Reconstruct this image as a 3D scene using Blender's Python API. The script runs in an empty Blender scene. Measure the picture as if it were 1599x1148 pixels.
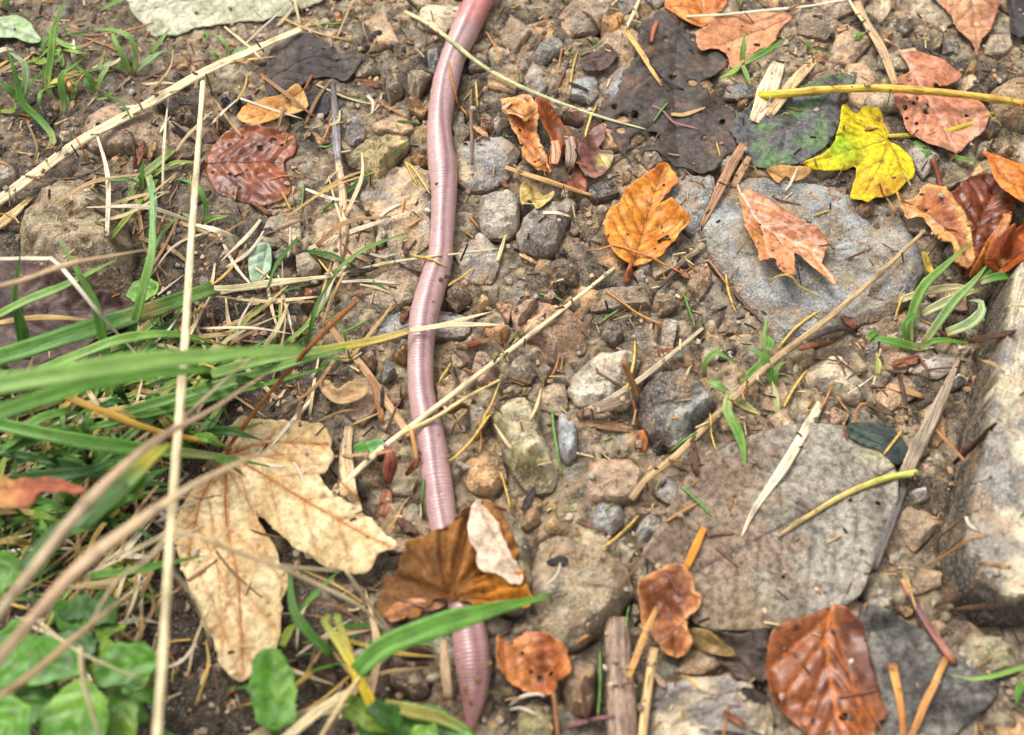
import bpy, math, random, time
import numpy as np
from mathutils import Vector
from mathutils.geometry import delaunay_2d_cdt

T_START = time.time()
random.seed(7)
RNG = np.random.default_rng(7)
scene = bpy.context.scene
COL = scene.collection

# ------------------------------------------------------------------ camera
PW, PH = 1599.0, 1148.0                 # pixel frame used for reading directions
HFOV = math.radians(50.0)
TILT = math.radians(28.0)               # away from straight down
DIST = 0.43
TANX = math.tan(HFOV / 2)
CAM = np.array([0.0, -DIST * math.sin(TILT), DIST * math.cos(TILT)])
FWD = np.array([0.0, math.sin(TILT), -math.cos(TILT)])
UPV = np.array([0.0, math.cos(TILT), math.sin(TILT)])
cam_data = bpy.data.cameras.new('camera')
cam = bpy.data.objects.new('camera', cam_data)
COL.objects.link(cam)
cam.location = CAM
cam.rotation_euler = (TILT, 0, 0)
cam_data.sensor_width = 36.0
cam_data.lens = 18.0 / TANX
cam_data.clip_start = 0.005
cam_data.clip_end = 500.0
cam_data.dof.use_dof = True
cam_data.dof.focus_distance = 0.458
cam_data.dof.aperture_fstop = 6.8
scene.camera = cam

# ------------------------------------------------------------------ sky, sun, exposure
SUN_EL, SUN_AZ = math.radians(58), math.radians(-38)   # azimuth from +Y towards +X
world = bpy.data.worlds.new('World')
scene.world = world
world.use_nodes = True
wn = world.node_tree.nodes
wl = world.node_tree.links
wn.clear()
wo = wn.new('ShaderNodeOutputWorld')
bg = wn.new('ShaderNodeBackground')
sky = wn.new('ShaderNodeTexSky')
hs = wn.new('ShaderNodeHueSaturation')
sky.sky_type = 'NISHITA'
sky.sun_disc = False
sky.sun_elevation = SUN_EL
sky.sun_rotation = SUN_AZ
sky.air_density = 1.6
sky.dust_density = 5.0
hs.inputs['Saturation'].default_value = 0.10            # overcast: nearly white cloud light
bg.inputs['Strength'].default_value = 0.10
wl.new(sky.outputs[0], hs.inputs['Color'])
wl.new(hs.outputs[0], bg.inputs['Color'])
wl.new(bg.outputs[0], wo.inputs[0])
sun_data = bpy.data.lights.new('sun', 'SUN')
sun_data.energy = 1.5
sun_data.angle = math.radians(26)
sun_data.color = (1.0, 0.955, 0.89)
sun = bpy.data.objects.new('sun', sun_data)
COL.objects.link(sun)
sun.rotation_euler = Vector((math.sin(SUN_AZ) * math.cos(SUN_EL), math.cos(SUN_AZ) * math.cos(SUN_EL),
                             math.sin(SUN_EL))).to_track_quat('Z', 'Y').to_euler()
sun.location = (0, 0, 2)
scene.view_settings.view_transform = 'Standard'
scene.view_settings.look = 'None'
scene.view_settings.exposure = 1.40
scene.view_settings.gamma = 1.0
scene.view_settings.use_curve_mapping = False

# ------------------------------------------------------------------ helpers: colour, projection, noise
def S(r, g, b, k=0.8):
    f = lambda c: (c / 12.92 if c <= 0.04045 else ((c + 0.055) / 1.055) ** 2.4)
    return np.array([f(r / 255.) * k, f(g / 255.) * k, f(b / 255.) * k])

def ray(px, py):
    px = np.asarray(px, float); py = np.asarray(py, float)
    xn = (px / PW - 0.5) * 2 * TANX
    yn = -(py / PH - 0.5) * 2 * TANX * PH / PW
    d = np.zeros(px.shape + (3,))
    d[..., 0] = xn
    d[..., 1] = FWD[1] + yn * UPV[1]
    d[..., 2] = FWD[2] + yn * UPV[2]
    return d

def P(px, py, z):
    d = ray(px, py)
    s = (np.asarray(z, float) - CAM[2]) / d[..., 2]
    return CAM + d * s[..., None]

def pxsize(p):                           # metres per photo pixel at a world point
    dep = (np.asarray(p) - CAM) @ FWD
    return dep * 2 * TANX / PW

def hsh(ix, iy, iz, seed):
    n = (ix.astype(np.int64) * 374761393 + iy.astype(np.int64) * 668265263 + iz.astype(np.int64) * 2147483647 + seed * 974634777) & 0xffffffff
    n = ((n ^ (n >> 13)) * 1274126177) & 0xffffffff
    n = ((n ^ (n >> 16)) * 2246822519) & 0xffffffff
    return ((n ^ (n >> 15)) & 0xffff) / 32767.5 - 1.0

def vn(x, y, seed=0):
    x = np.asarray(x, float); y = np.asarray(y, float)
    ix = np.floor(x); iy = np.floor(y)
    fx = x - ix; fy = y - iy
    fx = fx * fx * (3 - 2 * fx); fy = fy * fy * (3 - 2 * fy)
    z = np.zeros_like(ix)
    a = hsh(ix, iy, z, seed); b = hsh(ix + 1, iy, z, seed)
    c = hsh(ix, iy + 1, z, seed); d = hsh(ix + 1, iy + 1, z, seed)
    return (a * (1 - fx) + b * fx) * (1 - fy) + (c * (1 - fx) + d * fx) * fy

def fbm(x, y, octs=4, seed=0, gain=0.5):
    s = 0; a = 1.0; t = 0; c, sn = 0.8, 0.6
    for o in range(octs):
        s = s + a * vn(x, y, seed + o * 17); t += a
        a *= gain
        x, y = (c * x - sn * y) * 2.03 + 5.3, (sn * x + c * y) * 2.03 + 1.7
    return s / t

def vn3(x, y, z, seed=0):
    ix = np.floor(x); iy = np.floor(y); iz = np.floor(z)
    fx = x - ix; fy = y - iy; fz = z - iz
    fx = fx * fx * (3 - 2 * fx); fy = fy * fy * (3 - 2 * fy); fz = fz * fz * (3 - 2 * fz)
    r = 0
    for dx in (0, 1):
        for dy in (0, 1):
            for dz in (0, 1):
                w = (fx if dx else 1 - fx) * (fy if dy else 1 - fy) * (fz if dz else 1 - fz)
                r = r + w * hsh(ix + dx, iy + dy, iz + dz, seed)
    return r

def catmull(pts, n, closed=False):
    pts = np.asarray(pts, float)
    if len(pts) == 2 and not closed:
        t = np.linspace(0, 1, n)[:, None]
        return pts[0] * (1 - t) + pts[1] * t
    m = len(pts)
    if closed:
        q = np.vstack([pts[-1], pts, pts[0], pts[1]]); segs = m
    else:
        q = np.vstack([2 * pts[0] - pts[1], pts, 2 * pts[-1] - pts[-2]]); segs = m - 1
    # spread samples by segment length
    L = np.array([np.linalg.norm(q[i + 2] - q[i + 1]) for i in range(segs)]) + 1e-12
    cum = np.concatenate([[0], np.cumsum(L)])
    s = np.linspace(0, cum[-1], n, endpoint=not closed)
    k = np.clip(np.searchsorted(cum, s, side='right') - 1, 0, segs - 1)
    t = ((s - cum[k]) / L[k])[:, None]
    p0, p1, p2, p3 = q[k], q[k + 1], q[k + 2], q[k + 3]
    return 0.5 * (2 * p1 + (p2 - p0) * t + (2 * p0 - 5 * p1 + 4 * p2 - p3) * t ** 2 + (3 * p1 - p0 - 3 * p2 + p3) * t ** 3)

def in_poly(x, y, poly):
    inside = np.zeros(np.shape(x), bool)
    n = len(poly); j = n - 1
    for i in range(n):
        xi, yi = poly[i]; xj, yj = poly[j]
        if yi != yj:
            inside ^= ((yi > y) != (yj > y)) & (x < (xj - xi) * (y - yi) / (yj - yi) + xi)
        j = i
    return inside

def seg_dist(x, y, pl, closed=False):
    """distance to a polyline and the nearest point on it"""
    best = np.full(np.shape(x), 1e9); bx = np.zeros(np.shape(x)); by = np.zeros(np.shape(x))
    m = len(pl)
    for i in range(m if closed else m - 1):
        ax, ay = pl[i]; cx, cy = pl[(i + 1) % m]
        dx, dy = cx - ax, cy - ay
        t = np.clip(((x - ax) * dx + (y - ay) * dy) / (dx * dx + dy * dy + 1e-15), 0, 1)
        qx, qy = ax + t * dx, ay + t * dy
        d = np.hypot(x - qx, y - qy)
        u = d < best
        best = np.where(u, d, best); bx = np.where(u, qx, bx); by = np.where(u, qy, by)
    return best, bx, by

# ------------------------------------------------------------------ object makers
def tag(o, label=None, cat=None, group=None, kind=None):
    if label: o['label'] = label
    if cat: o['category'] = cat
    if group: o['group'] = group
    if kind: o['kind'] = kind
    return o

def empty(name, loc, label, cat, group=None):
    o = bpy.data.objects.new(name, None)
    o.empty_display_size = 0.01
    COL.objects.link(o)
    o.location = loc
    return tag(o, label, cat, group)

def mk(name, verts, faces, mat, cols=None, uvs=None, parent=None, origin=None, smooth=True):
    """verts in world space; the object's origin is put at `origin` (or at its parent)"""
    verts = np.asarray(verts, float)
    if parent is not None:
        org = np.array(parent['_o'])
        loc = np.zeros(3)
        if origin is not None:
            loc = np.asarray(origin) - org; org = np.asarray(origin)
    else:
        org = np.asarray(origin) if origin is not None else np.array([verts[:, 0].mean(), verts[:, 1].mean(), verts[:, 2].min()])
        loc = org
    me = bpy.data.meshes.new(name)
    me.from_pydata((verts - org).tolist(), [], [tuple(map(int, f)) for f in faces])
    if smooth:
        me.polygons.foreach_set('use_smooth', np.ones(len(me.polygons), bool))
    if cols is not None:
        c = np.ones((len(verts), 4), np.float32); c[:, :3] = cols
        a = me.color_attributes.new('col', 'FLOAT_COLOR', 'POINT')
        a.data.foreach_set('color', c.ravel())
    if uvs is not None:
        uvl = me.uv_layers.new(name='uv')
        li = np.zeros(len(me.loops), np.int32); me.loops.foreach_get('vertex_index', li)
        uvl.data.foreach_set('uv', np.asarray(uvs, np.float32)[li].ravel())
    me.materials.append(mat)
    o = bpy.data.objects.new(name, me)
    COL.objects.link(o)
    o.location = loc
    o['_o'] = [float(v) for v in org]
    if parent is not None:
        o.parent = parent
    return o

# ------------------------------------------------------------------ materials
def new_mat(name):
    m = bpy.data.materials.new(name); m.use_nodes = True
    n = m.node_tree.nodes; n.clear()
    return m, n, m.node_tree.links

def node(n, t, **kw):
    x = n.new(t)
    for k, v in kw.items():
        if k in x.inputs: x.inputs[k].default_value = v
        else: setattr(x, k, v)
    return x

def mixc(n, l, fac, a, b, mode='MIX'):
    m = n.new('ShaderNodeMix'); m.data_type = 'RGBA'; m.blend_type = mode
    for sock, v in ((m.inputs[0], fac), (m.inputs[6], a), (m.inputs[7], b)):
        if hasattr(v, 'is_linked') or hasattr(v, 'links'): l.new(v, sock)
        elif isinstance(v, (int, float)): sock.default_value = v
        else: sock.default_value = (*v[:3], 1)
    return m.outputs[2]

def ramp(n, l, src, stops):
    r = n.new('ShaderNodeValToRGB'); e = r.color_ramp.elements
    while len(e) < len(stops): e.new(0.5)
    for el, (p, c) in zip(e, stops):
        el.position = p
        el.color = (c, c, c, 1) if isinstance(c, (int, float)) else (*c[:3], 1)
    l.new(src, r.inputs[0])
    return r.outputs[0]

def noise(n, l, vec, scale, detail=4, rough=0.6, dist=0.0):
    t = node(n, 'ShaderNodeTexNoise', Scale=scale, Detail=detail, Roughness=rough, Distortion=dist)
    l.new(vec, t.inputs['Vector'])
    return t.outputs['Fac']

def obj_vec(n, l, scl=None):
    """object coordinates moved by a random amount per object"""
    tc = n.new('ShaderNodeTexCoord'); oi = n.new('ShaderNodeObjectInfo')
    ad = n.new('ShaderNodeVectorMath'); ad.operation = 'ADD'
    ml = n.new('ShaderNodeMath'); ml.operation = 'MULTIPLY'; ml.inputs[1].default_value = 3.0
    l.new(oi.outputs['Random'], ml.inputs[0])
    src = tc.outputs['Object']
    if scl:
        sv_ = n.new('ShaderNodeVectorMath'); sv_.operation = 'SCALE'; sv_.inputs['Scale'].default_value = scl
        l.new(src, sv_.inputs[0]); src = sv_.outputs[0]
    l.new(src, ad.inputs[0]); l.new(ml.outputs[0], ad.inputs[1])
    return ad.outputs[0], oi

def make_stone_mat(name, use_attr, rough=(0.24, 0.58), rust=0.5, speck=1.0):
    m, n, l = new_mat(name)
    v, oi = obj_vec(n, l, None if use_attr else 0.004)
    if use_attr:
        at = n.new('ShaderNodeAttribute'); at.attribute_name = 'col'; base = at.outputs['Color']
    else:
        base = oi.outputs['Color']
    big = noise(n, l, v, 70, 5, 0.62, 0.6)
    mid = noise(n, l, v, 330, 6, 0.7, 0.3)
    fine = noise(n, l, v, 1000, 4, 0.65)
    c = mixc(n, l, ramp(n, l, big, [(0.38, 0.0), (0.60, 1.0)]), mixc(n, l, 1.0, base, (0.72, 0.70, 0.70), 'MULTIPLY'), mixc(n, l, 1.0, base, (1.55, 1.52, 1.48), 'MULTIPLY'))
    # iron stain
    st = noise(n, l, v, 60, 6, 0.72, 1.0)
    stm = ramp(n, l, st, [(0.50, 0.0), (0.62, rust)])
    c = mixc(n, l, stm, c, (0.34, 0.19, 0.08))
    c = mixc(n, l, ramp(n, l, mid, [(0.36, 0.6), (0.46, 0.0)]), c, mixc(n, l, 1.0, base, (0.34, 0.32, 0.31), 'MULTIPLY'))
    c = mixc(n, l, ramp(n, l, mid, [(0.54, 0.0), (0.66, 0.55 * speck)]), c, mixc(n, l, 0.5, base, (0.68, 0.64, 0.56)))
    c = mixc(n, l, ramp(n, l, fine, [(0.55, 0.0), (0.66, 0.45 * speck)]), c, (0.72, 0.68, 0.6))
    c = mixc(n, l, ramp(n, l, fine, [(0.34, 0.5 * speck), (0.42, 0.0)]), c, (0.06, 0.055, 0.05))
    b = node(n, 'ShaderNodeBsdfPrincipled')
    l.new(c, b.inputs['Base Color'])
    r = ramp(n, l, big, [(0.3, rough[0]), (0.7, rough[1])])
    l.new(r, b.inputs['Roughness'])
    b.inputs['Specular IOR Level'].default_value = 0.36
    ad = n.new('ShaderNodeMath'); ad.operation = 'ADD'; l.new(mid, ad.inputs[0]); l.new(fine, ad.inputs[1])
    bp = node(n, 'ShaderNodeBump', Strength=1.0, Distance=0.0016)
    l.new(ad.outputs[0], bp.inputs['Height']); l.new(bp.outputs[0], b.inputs['Normal'])
    o = n.new('ShaderNodeOutputMaterial'); l.new(b.outputs[0], o.inputs[0])
    return m

def make_soil_mat(name):
    m, n, l = new_mat(name)
    tc = n.new('ShaderNodeTexCoord'); v = tc.outputs['Object']
    at = n.new('ShaderNodeAttribute'); at.attribute_name = 'col'
    mid = noise(n, l, v, 260, 7, 0.68, 0.4)
    fine = noise(n, l, v, 1300, 5, 0.75)
    c = mixc(n, l, ramp(n, l, mid, [(0.38, 0.0), (0.60, 1.0)]), mixc(n, l, 1.0, at.outputs['Color'], (0.55, 0.52, 0.5), 'MULTIPLY'), mixc(n, l, 1.0, at.outputs['Color'], (1.7, 1.68, 1.65), 'MULTIPLY'))
    c = mixc(n, l, ramp(n, l, fine, [(0.53, 0.0), (0.64, 0.6)]), c, (0.60, 0.52, 0.40))
    c = mixc(n, l, ramp(n, l, fine, [(0.36, 0.5), (0.44, 0.0)]), c, (0.05, 0.038, 0.03))
    b = node(n, 'ShaderNodeBsdfPrincipled')
    l.new(c, b.inputs['Base Color'])
    b.inputs['Specular IOR Level'].default_value = 0.36
    l.new(ramp(n, l, mid, [(0.40, 0.2), (0.58, 0.62)]), b.inputs['Roughness'])
    ad = n.new('ShaderNodeMath'); ad.operation = 'ADD'; l.new(mid, ad.inputs[0]); l.new(fine, ad.inputs[1])
    bp = node(n, 'ShaderNodeBump', Strength=1.0, Distance=0.002)
    l.new(ad.outputs[0], bp.inputs['Height']); l.new(bp.outputs[0], b.inputs['Normal'])
    o = n.new('ShaderNodeOutputMaterial'); l.new(b.outputs[0], o.inputs[0])
    return m

def make_plant_mat(name, rough=0.5, trans=0.25, scale=500, coat=0.0, contrast=0.35, streak=False, obj_col=False, bump=0.0002, spec=0.4):
    m, n, l = new_mat(name)
    v, oi = obj_vec(n, l)
    if obj_col: base = oi.outputs['Color']
    else:
        at = n.new('ShaderNodeAttribute'); at.attribute_name = 'col'; base = at.outputs['Color']
    if streak:
        uv = n.new('ShaderNodeUVMap'); mp = n.new('ShaderNodeMapping'); mp.inputs['Scale'].default_value = (8.0, 16.0, 1.0)
        l.new(uv.outputs[0], mp.inputs[0])
        ad0 = n.new('ShaderNodeVectorMath'); ad0.operation = 'ADD'; l.new(mp.outputs[0], ad0.inputs[0]); l.new(oi.outputs['Random'], ad0.inputs[1])
        f1 = noise(n, l, ad0.outputs[0], 1.0, 3, 0.6)
        f2 = noise(n, l, v, scale, 4, 0.65)
    else:
        f1 = noise(n, l, v, scale, 5, 0.65, 0.3)
        f2 = noise(n, l, v, scale * 4, 4, 0.7)
    k = contrast
    c = mixc(n, l, ramp(n, l, f1, [(0.38, 0.0), (0.62, 1.0)]), mixc(n, l, 1.0, base, (1 - k, 1 - k, 1 - k), 'MULTIPLY'), mixc(n, l, 1.0, base, (1 + k * .7, 1 + k * .7, 1 + k * .7), 'MULTIPLY'))
    c = mixc(n, l, ramp(n, l, f2, [(0.36, 0.9 * k), (0.48, 0.0)]), c, mixc(n, l, 1.0, base, (0.3, 0.27, 0.25), 'MULTIPLY'))
    b = node(n, 'ShaderNodeBsdfPrincipled', Roughness=rough)
    b.inputs['Specular IOR Level'].default_value = spec
    b.inputs['Coat Weight'].default_value = coat
    b.inputs['Coat Roughness'].default_value = 0.16
    l.new(c, b.inputs['Base Color'])
    ad = n.new('ShaderNodeMath'); ad.operation = 'ADD'; l.new(f1, ad.inputs[0]); l.new(f2, ad.inputs[1])
    bp = node(n, 'ShaderNodeBump', Strength=0.7, Distance=bump)
    l.new(ad.outputs[0], bp.inputs['Height']); l.new(bp.outputs[0], b.inputs['Normal'])
    o = n.new('ShaderNodeOutputMaterial')
    if trans > 0:
        tr = n.new('ShaderNodeBsdfTranslucent'); l.new(c, tr.inputs['Color'])
        mx = n.new('ShaderNodeMixShader'); mx.inputs[0].default_value = trans
        l.new(b.outputs[0], mx.inputs[1]); l.new(tr.outputs[0], mx.inputs[2]); l.new(mx.outputs[0], o.inputs[0])
    else:
        l.new(b.outputs[0], o.inputs[0])
    return m

def make_worm_mat():
    m, n, l = new_mat('worm_skin')
    at = n.new('ShaderNodeAttribute'); at.attribute_name = 'col'
    tc = n.new('ShaderNodeTexCoord')
    f = noise(n, l, tc.outputs['Object'], 500, 4, 0.6)
    f2 = noise(n, l, tc.outputs['Object'], 2600, 3, 0.6)
    c = mixc(n, l, ramp(n, l, f, [(0.3, 0.0), (0.7, 1.0)]), mixc(n, l, 1.0, at.outputs['Color'], (0.84, 0.8, 0.82), 'MULTIPLY'), mixc(n, l, 1.0, at.outputs['Color'], (1.1, 1.1, 1.1), 'MULTIPLY'))
    b = node(n, 'ShaderNodeBsdfPrincipled', Roughness=0.42)
    b.inputs['Subsurface Weight'].default_value = 0.08
    b.inputs['Subsurface Radius'].default_value = (1.0, 0.45, 0.4)
    b.inputs['Subsurface Scale'].default_value = 0.0015
    b.inputs['Coat Weight'].default_value = 0.45
    b.inputs['Coat Roughness'].default_value = 0.17
    l.new(c, b.inputs['Base Color'])
    bp = node(n, 'ShaderNodeBump', Strength=0.35, Distance=0.00015)
    l.new(f2, bp.inputs['Height']); l.new(bp.outputs[0], b.inputs['Normal'])
    o = n.new('ShaderNodeOutputMaterial'); l.new(b.outputs[0], o.inputs[0])
    return m

M = {
    'soil': make_soil_mat('wet_soil'),
    'stone': make_stone_mat('gneiss_stone', True),
    'pebble': make_stone_mat('pebble_stone', False, (0.35, 0.65), 0.45, 0.9),
    'leaf_dry': make_plant_mat('dry_leaf', 0.68, 0.2, 420, 0.0, 0.32, spec=0.15),
    'leaf_wet': make_plant_mat('wet_leaf', 0.4, 0.15, 380, 0.05, 0.42, spec=0.28),
    'leaf_gloss': make_plant_mat('soaked_leaf', 0.38, 0.14, 380, 0.16, 0.45, spec=0.3),
    'leaf_rot': make_plant_mat('rotten_leaf', 0.5, 0.04, 420, 0.0, 0.55, spec=0.24, bump=0.0004),
    'leaf_green': make_plant_mat('green_leaf', 0.36, 0.28, 350, 0.05, 0.3, spec=0.3),
    'grass': make_plant_mat('grass_blade', 0.42, 0.28, 700, 0.0, 0.34, streak=True, bump=0.0001, spec=0.22),
    'straw': make_plant_mat('dry_straw', 0.55, 0.1, 900, 0.0, 0.45, streak=True, bump=0.00015, spec=0.2),
    'wood': make_plant_mat('wet_wood', 0.5, 0.0, 600, 0.0, 0.55, streak=True, bump=0.0004, spec=0.25),
    'needle': make_plant_mat('needle_skin', 0.45, 0.1, 900, 0.0, 0.35, obj_col=True, bump=0.0001, spec=0.25),
    'flake': make_plant_mat('bark_flake', 0.5, 0.0, 700, 0.0, 0.5, obj_col=True, bump=0.0004, spec=0.25),
    'worm': make_worm_mat(),
}

# ------------------------------------------------------------------ ground
STEP = 0.0008
gx = np.arange(-0.335, 0.3351, STEP); gy = np.arange(-0.225, 0.3051, STEP)
NX, NY = len(gx), len(gy)
grow = []
d = STEP
acc = 0.0
while acc < 60:
    d *= 1.45; acc += d; grow.append(acc)
grow = np.array(grow)
fx_ = np.concatenate([gx[0] - grow[::-1], gx, gx[-1] + grow])
fy_ = np.concatenate([gy[0] - grow[::-1], gy, gy[-1] + grow])
GX, GY = np.meshgrid(fx_, fy_)
far = np.maximum(np.maximum(np.abs(GX) - 0.5, 0), np.maximum(np.abs(GY) - 0.5, 0))
mmm = 0.001
Z = (3.2 * fbm(GX / 0.075, GY / 0.075, 3, 3) + 2.6 * fbm(GX / 0.022, GY / 0.022, 4, 11) + 1.7 * fbm(GX / 0.007, GY / 0.007, 4, 29, 0.65)) * mmm
Z += np.where(far > 0, 0.03 * np.minimum(far, 20) ** 0.5 * fbm(GX / 2.0, GY / 2.0, 4, 5), 0)
n1 = fbm(GX / 0.05, GY / 0.05, 4, 41); n2 = fbm(GX / 0.014, GY / 0.014, 4, 57); n3 = fbm(GX / 0.005, GY / 0.005, 3, 71)
tan_, ora, dark, grey = S(152, 134, 110), S(152, 126, 94), S(76, 64, 54), S(136, 126, 112)
def lerp(a, b, t):
    return a * (1 - t[..., None]) + b * t[..., None]
sm = lambda e0, e1, x: (lambda t: t * t * (3 - 2 * t))(np.clip((x - e0) / (e1 - e0), 0, 1))
C = lerp(np.broadcast_to(tan_, GX.shape + (3,)), np.broadcast_to(grey, GX.shape + (3,)), sm(-0.1, 0.35, n1))
C = lerp(C, np.broadcast_to(ora, GX.shape + (3,)), sm(0.08, 0.4, n2) * 0.75)
C = lerp(C, np.broadcast_to(dark, GX.shape + (3,)), sm(0.05, 0.45, -n2) * 0.8)
C = C * (1 + 0.25 * n3[..., None])
# dark humus, deepened with painted shade, under the grass (left side of the path)
hum_shade = sm(-0.025, 0.035, -(GX + 0.075 + 0.35 * (GY + 0.02)) + 0.03 * n1) * 0.92
hum_shade = hum_shade * (1 - 0.55 * sm(0.02, 0.11, GY + 0.03 * n1))
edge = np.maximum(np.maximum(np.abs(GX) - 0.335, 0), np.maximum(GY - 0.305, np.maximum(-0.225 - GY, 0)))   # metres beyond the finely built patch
hum_shade = hum_shade * (1 - 0.8 * sm(0.0, 0.12, edge))
i0, j0 = len(grow), len(grow)
H = Z[j0:j0 + NY, i0:i0 + NX]            # views into the full arrays
CF = C[j0:j0 + NY, i0:i0 + NX]
crumb_cols = [S(196, 174, 140), S(178, 152, 120), S(206, 188, 156), S(150, 130, 106), S(194, 158, 112), S(172, 164, 148), S(104, 86, 70), S(186, 168, 140), S(184, 156, 122), S(134, 114, 94)]
for k in range(17000):
    cx = RNG.uniform(gx[8], gx[-8]); cy = RNG.uniform(gy[8], gy[-8])
    r = 0.0013 + 0.006 * RNG.random() ** 2.6
    a = int((cx - gx[0]) / STEP); b = int((cy - gy[0]) / STEP); w = int(r / STEP) + 2
    ys = slice(max(b - w, 0), b + w + 1); xs = slice(max(a - w, 0), a + w + 1)
    dx = gx[xs][None, :] - cx; dy = gy[ys][:, None] - cy
    m_ = 6; an = RNG.uniform(0, 6.28) + np.arange(m_) * 1.047 + RNG.uniform(-.35, .35, m_); of = r * RNG.uniform(.5, 1.0, m_); sl = RNG.uniform(.8, 2.6, m_)
    dome = np.full(np.broadcast(dx, dy).shape, min(r, .0032) * RNG.uniform(.18, .55)) + dx * RNG.uniform(-.25, .25) + dy * RNG.uniform(-.25, .25)
    for q_ in range(m_):
        dome = np.minimum(dome, (of[q_] - dx * math.cos(an[q_]) - dy * math.sin(an[q_])) * sl[q_])
    q = dome
    zz = H[b, a] if (0 <= b < NY and 0 <= a < NX) else 0
    msk = (zz - 0.1 * r + dome > H[ys, xs]) & (q > 0)
    H[ys, xs] = np.where(msk, zz - 0.1 * r + dome, H[ys, xs])
    cc = crumb_cols[k % len(crumb_cols)] * RNG.uniform(0.75, 1.1)
    CF[ys, xs] = np.where(msk[..., None], cc * 0.75 + CF[ys, xs] * 0.25, CF[ys, xs])
n4 = fbm(GX / 0.03, GY / 0.03, 5, 91, 0.6)
C[...] = lerp(C, np.broadcast_to(S(58, 48, 42), GX.shape + (3,)), sm(0.06, 0.36, n4) * 0.8)     # blackish rotted matter in the soil
C[...] = lerp(C, np.broadcast_to(S(46, 36, 27), GX.shape + (3,)), hum_shade)
C[...] = lerp(C, np.broadcast_to(S(140, 122, 100), GX.shape + (3,)), sm(0.0, 0.07, edge))
HC = H.copy()                            # composite height: what things come to rest on
OCC = np.zeros(H.shape, np.uint8)        # 1 stones, 2 leaves, 3 worm

def finish_ground():
    ny, nx = GX.shape
    V = np.stack([GX, GY, Z], -1).reshape(-1, 3)
    idx = np.arange(nx * ny).reshape(ny, nx)
    q = np.stack([idx[:-1, :-1], idx[:-1, 1:], idx[1:, 1:], idx[1:, :-1]], -1).reshape(-1, 4)
    me = bpy.data.meshes.new('ground')
    me.vertices.add(len(V)); me.vertices.foreach_set('co', V.astype(np.float32).ravel())
    me.loops.add(q.size); me.loops.foreach_set('vertex_index', q.astype(np.int32).ravel())
    me.polygons.add(len(q)); me.polygons.foreach_set('loop_start', np.arange(0, q.size, 4, dtype=np.int32))
    me.update(calc_edges=True)
    me.polygons.foreach_set('use_smooth', np.ones(len(q), bool))
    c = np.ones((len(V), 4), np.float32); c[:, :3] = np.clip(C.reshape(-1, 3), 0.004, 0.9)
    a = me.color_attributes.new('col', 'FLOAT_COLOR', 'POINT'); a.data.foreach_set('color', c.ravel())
    me.materials.append(M['soil'])
    o = bpy.data.objects.new('ground', me); COL.objects.link(o)
    tag(o, 'wet brown clay soil of a footpath with crumbs and grit', 'ground', kind='structure')
    return o

def hat(x, y, A=None):
    A = HC if A is None else A
    u = np.clip((np.asarray(x) - gx[0]) / STEP, 0, NX - 1.001); v = np.clip((np.asarray(y) - gy[0]) / STEP, 0, NY - 1.001)
    i = u.astype(int); j = v.astype(int); f = u - i; g = v - j
    return (A[j, i] * (1 - f) + A[j, i + 1] * f) * (1 - g) + (A[j + 1, i] * (1 - f) + A[j + 1, i + 1] * f) * g

def box1(A, r, ax):
    k = 2 * r + 1
    pad = [(0, 0), (0, 0)]; pad[ax] = (r + 1, r)
    c = np.cumsum(np.pad(A, pad, mode='edge'), axis=ax)
    return (np.take(c, range(k, c.shape[ax]), axis=ax) - np.take(c, range(0, c.shape[ax] - k), axis=ax)) / k

def blur(A, r_m):
    r = max(1, int(r_m / STEP / 1.7))
    for _ in range(2):
        A = box1(box1(A, r, 0), r, 1)
    return A

def dilate(A, r_m):
    r = max(1, int(r_m / STEP)); B = A
    for ax in (0, 1):
        C_ = B.copy()
        for k in range(1, r + 1):
            C_ = np.maximum(C_, np.maximum(np.roll(B, k, ax), np.roll(B, -k, ax)))
        B = C_
    return B

def splat(verts, occ=0, spread=1):
    verts = np.asarray(verts)
    a = np.round((verts[:, 0] - gx[0]) / STEP).astype(int); b = np.round((verts[:, 1] - gy[0]) / STEP).astype(int)
    for da in range(-spread, spread + 1):
        for db in range(-spread, spread + 1):
            k = (a + da >= 0) & (a + da < NX) & (b + db >= 0) & (b + db < NY)
            np.maximum.at(HC, (b[k] + db, a[k] + da), verts[k, 2])
            if occ: OCC[b[k] + db, a[k] + da] = occ

def proj_surface(px, py, A=None, it=3, z0=0.0):
    """the point of the surface that a pixel looks at"""
    z = np.full(np.shape(px), z0, float)
    for _ in range(it):
        p = P(px, py, z); z = hat(p[..., 0], p[..., 1], A)
    return P(px, py, z)

# ------------------------------------------------------------------ stones
def carve(poly, depth):
    """rain-washed gap round the foot of a stone"""
    lo = poly.min(0) - .004; hi = poly.max(0) + .004
    a0, a1 = np.clip(((np.array([lo[0], hi[0]]) - gx[0]) / STEP).astype(int), 0, NX - 1); b0, b1 = np.clip(((np.array([lo[1], hi[1]]) - gy[0]) / STEP).astype(int), 0, NY - 1)
    if a1 - a0 < 2 or b1 - b0 < 2: return
    X, Y = np.meshgrid(gx[a0:a1], gy[b0:b1])
    d, _, _ = seg_dist(X, Y, poly[::2], True)
    k = 0.5 + 0.5 * fbm(X / .006, Y / .006, 2, 77)
    cut = depth * np.exp(-(d / .0016) ** 2) * np.clip(k * 1.6, 0.15, 1.2)
    H[b0:b1, a0:a1] -= cut

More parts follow.
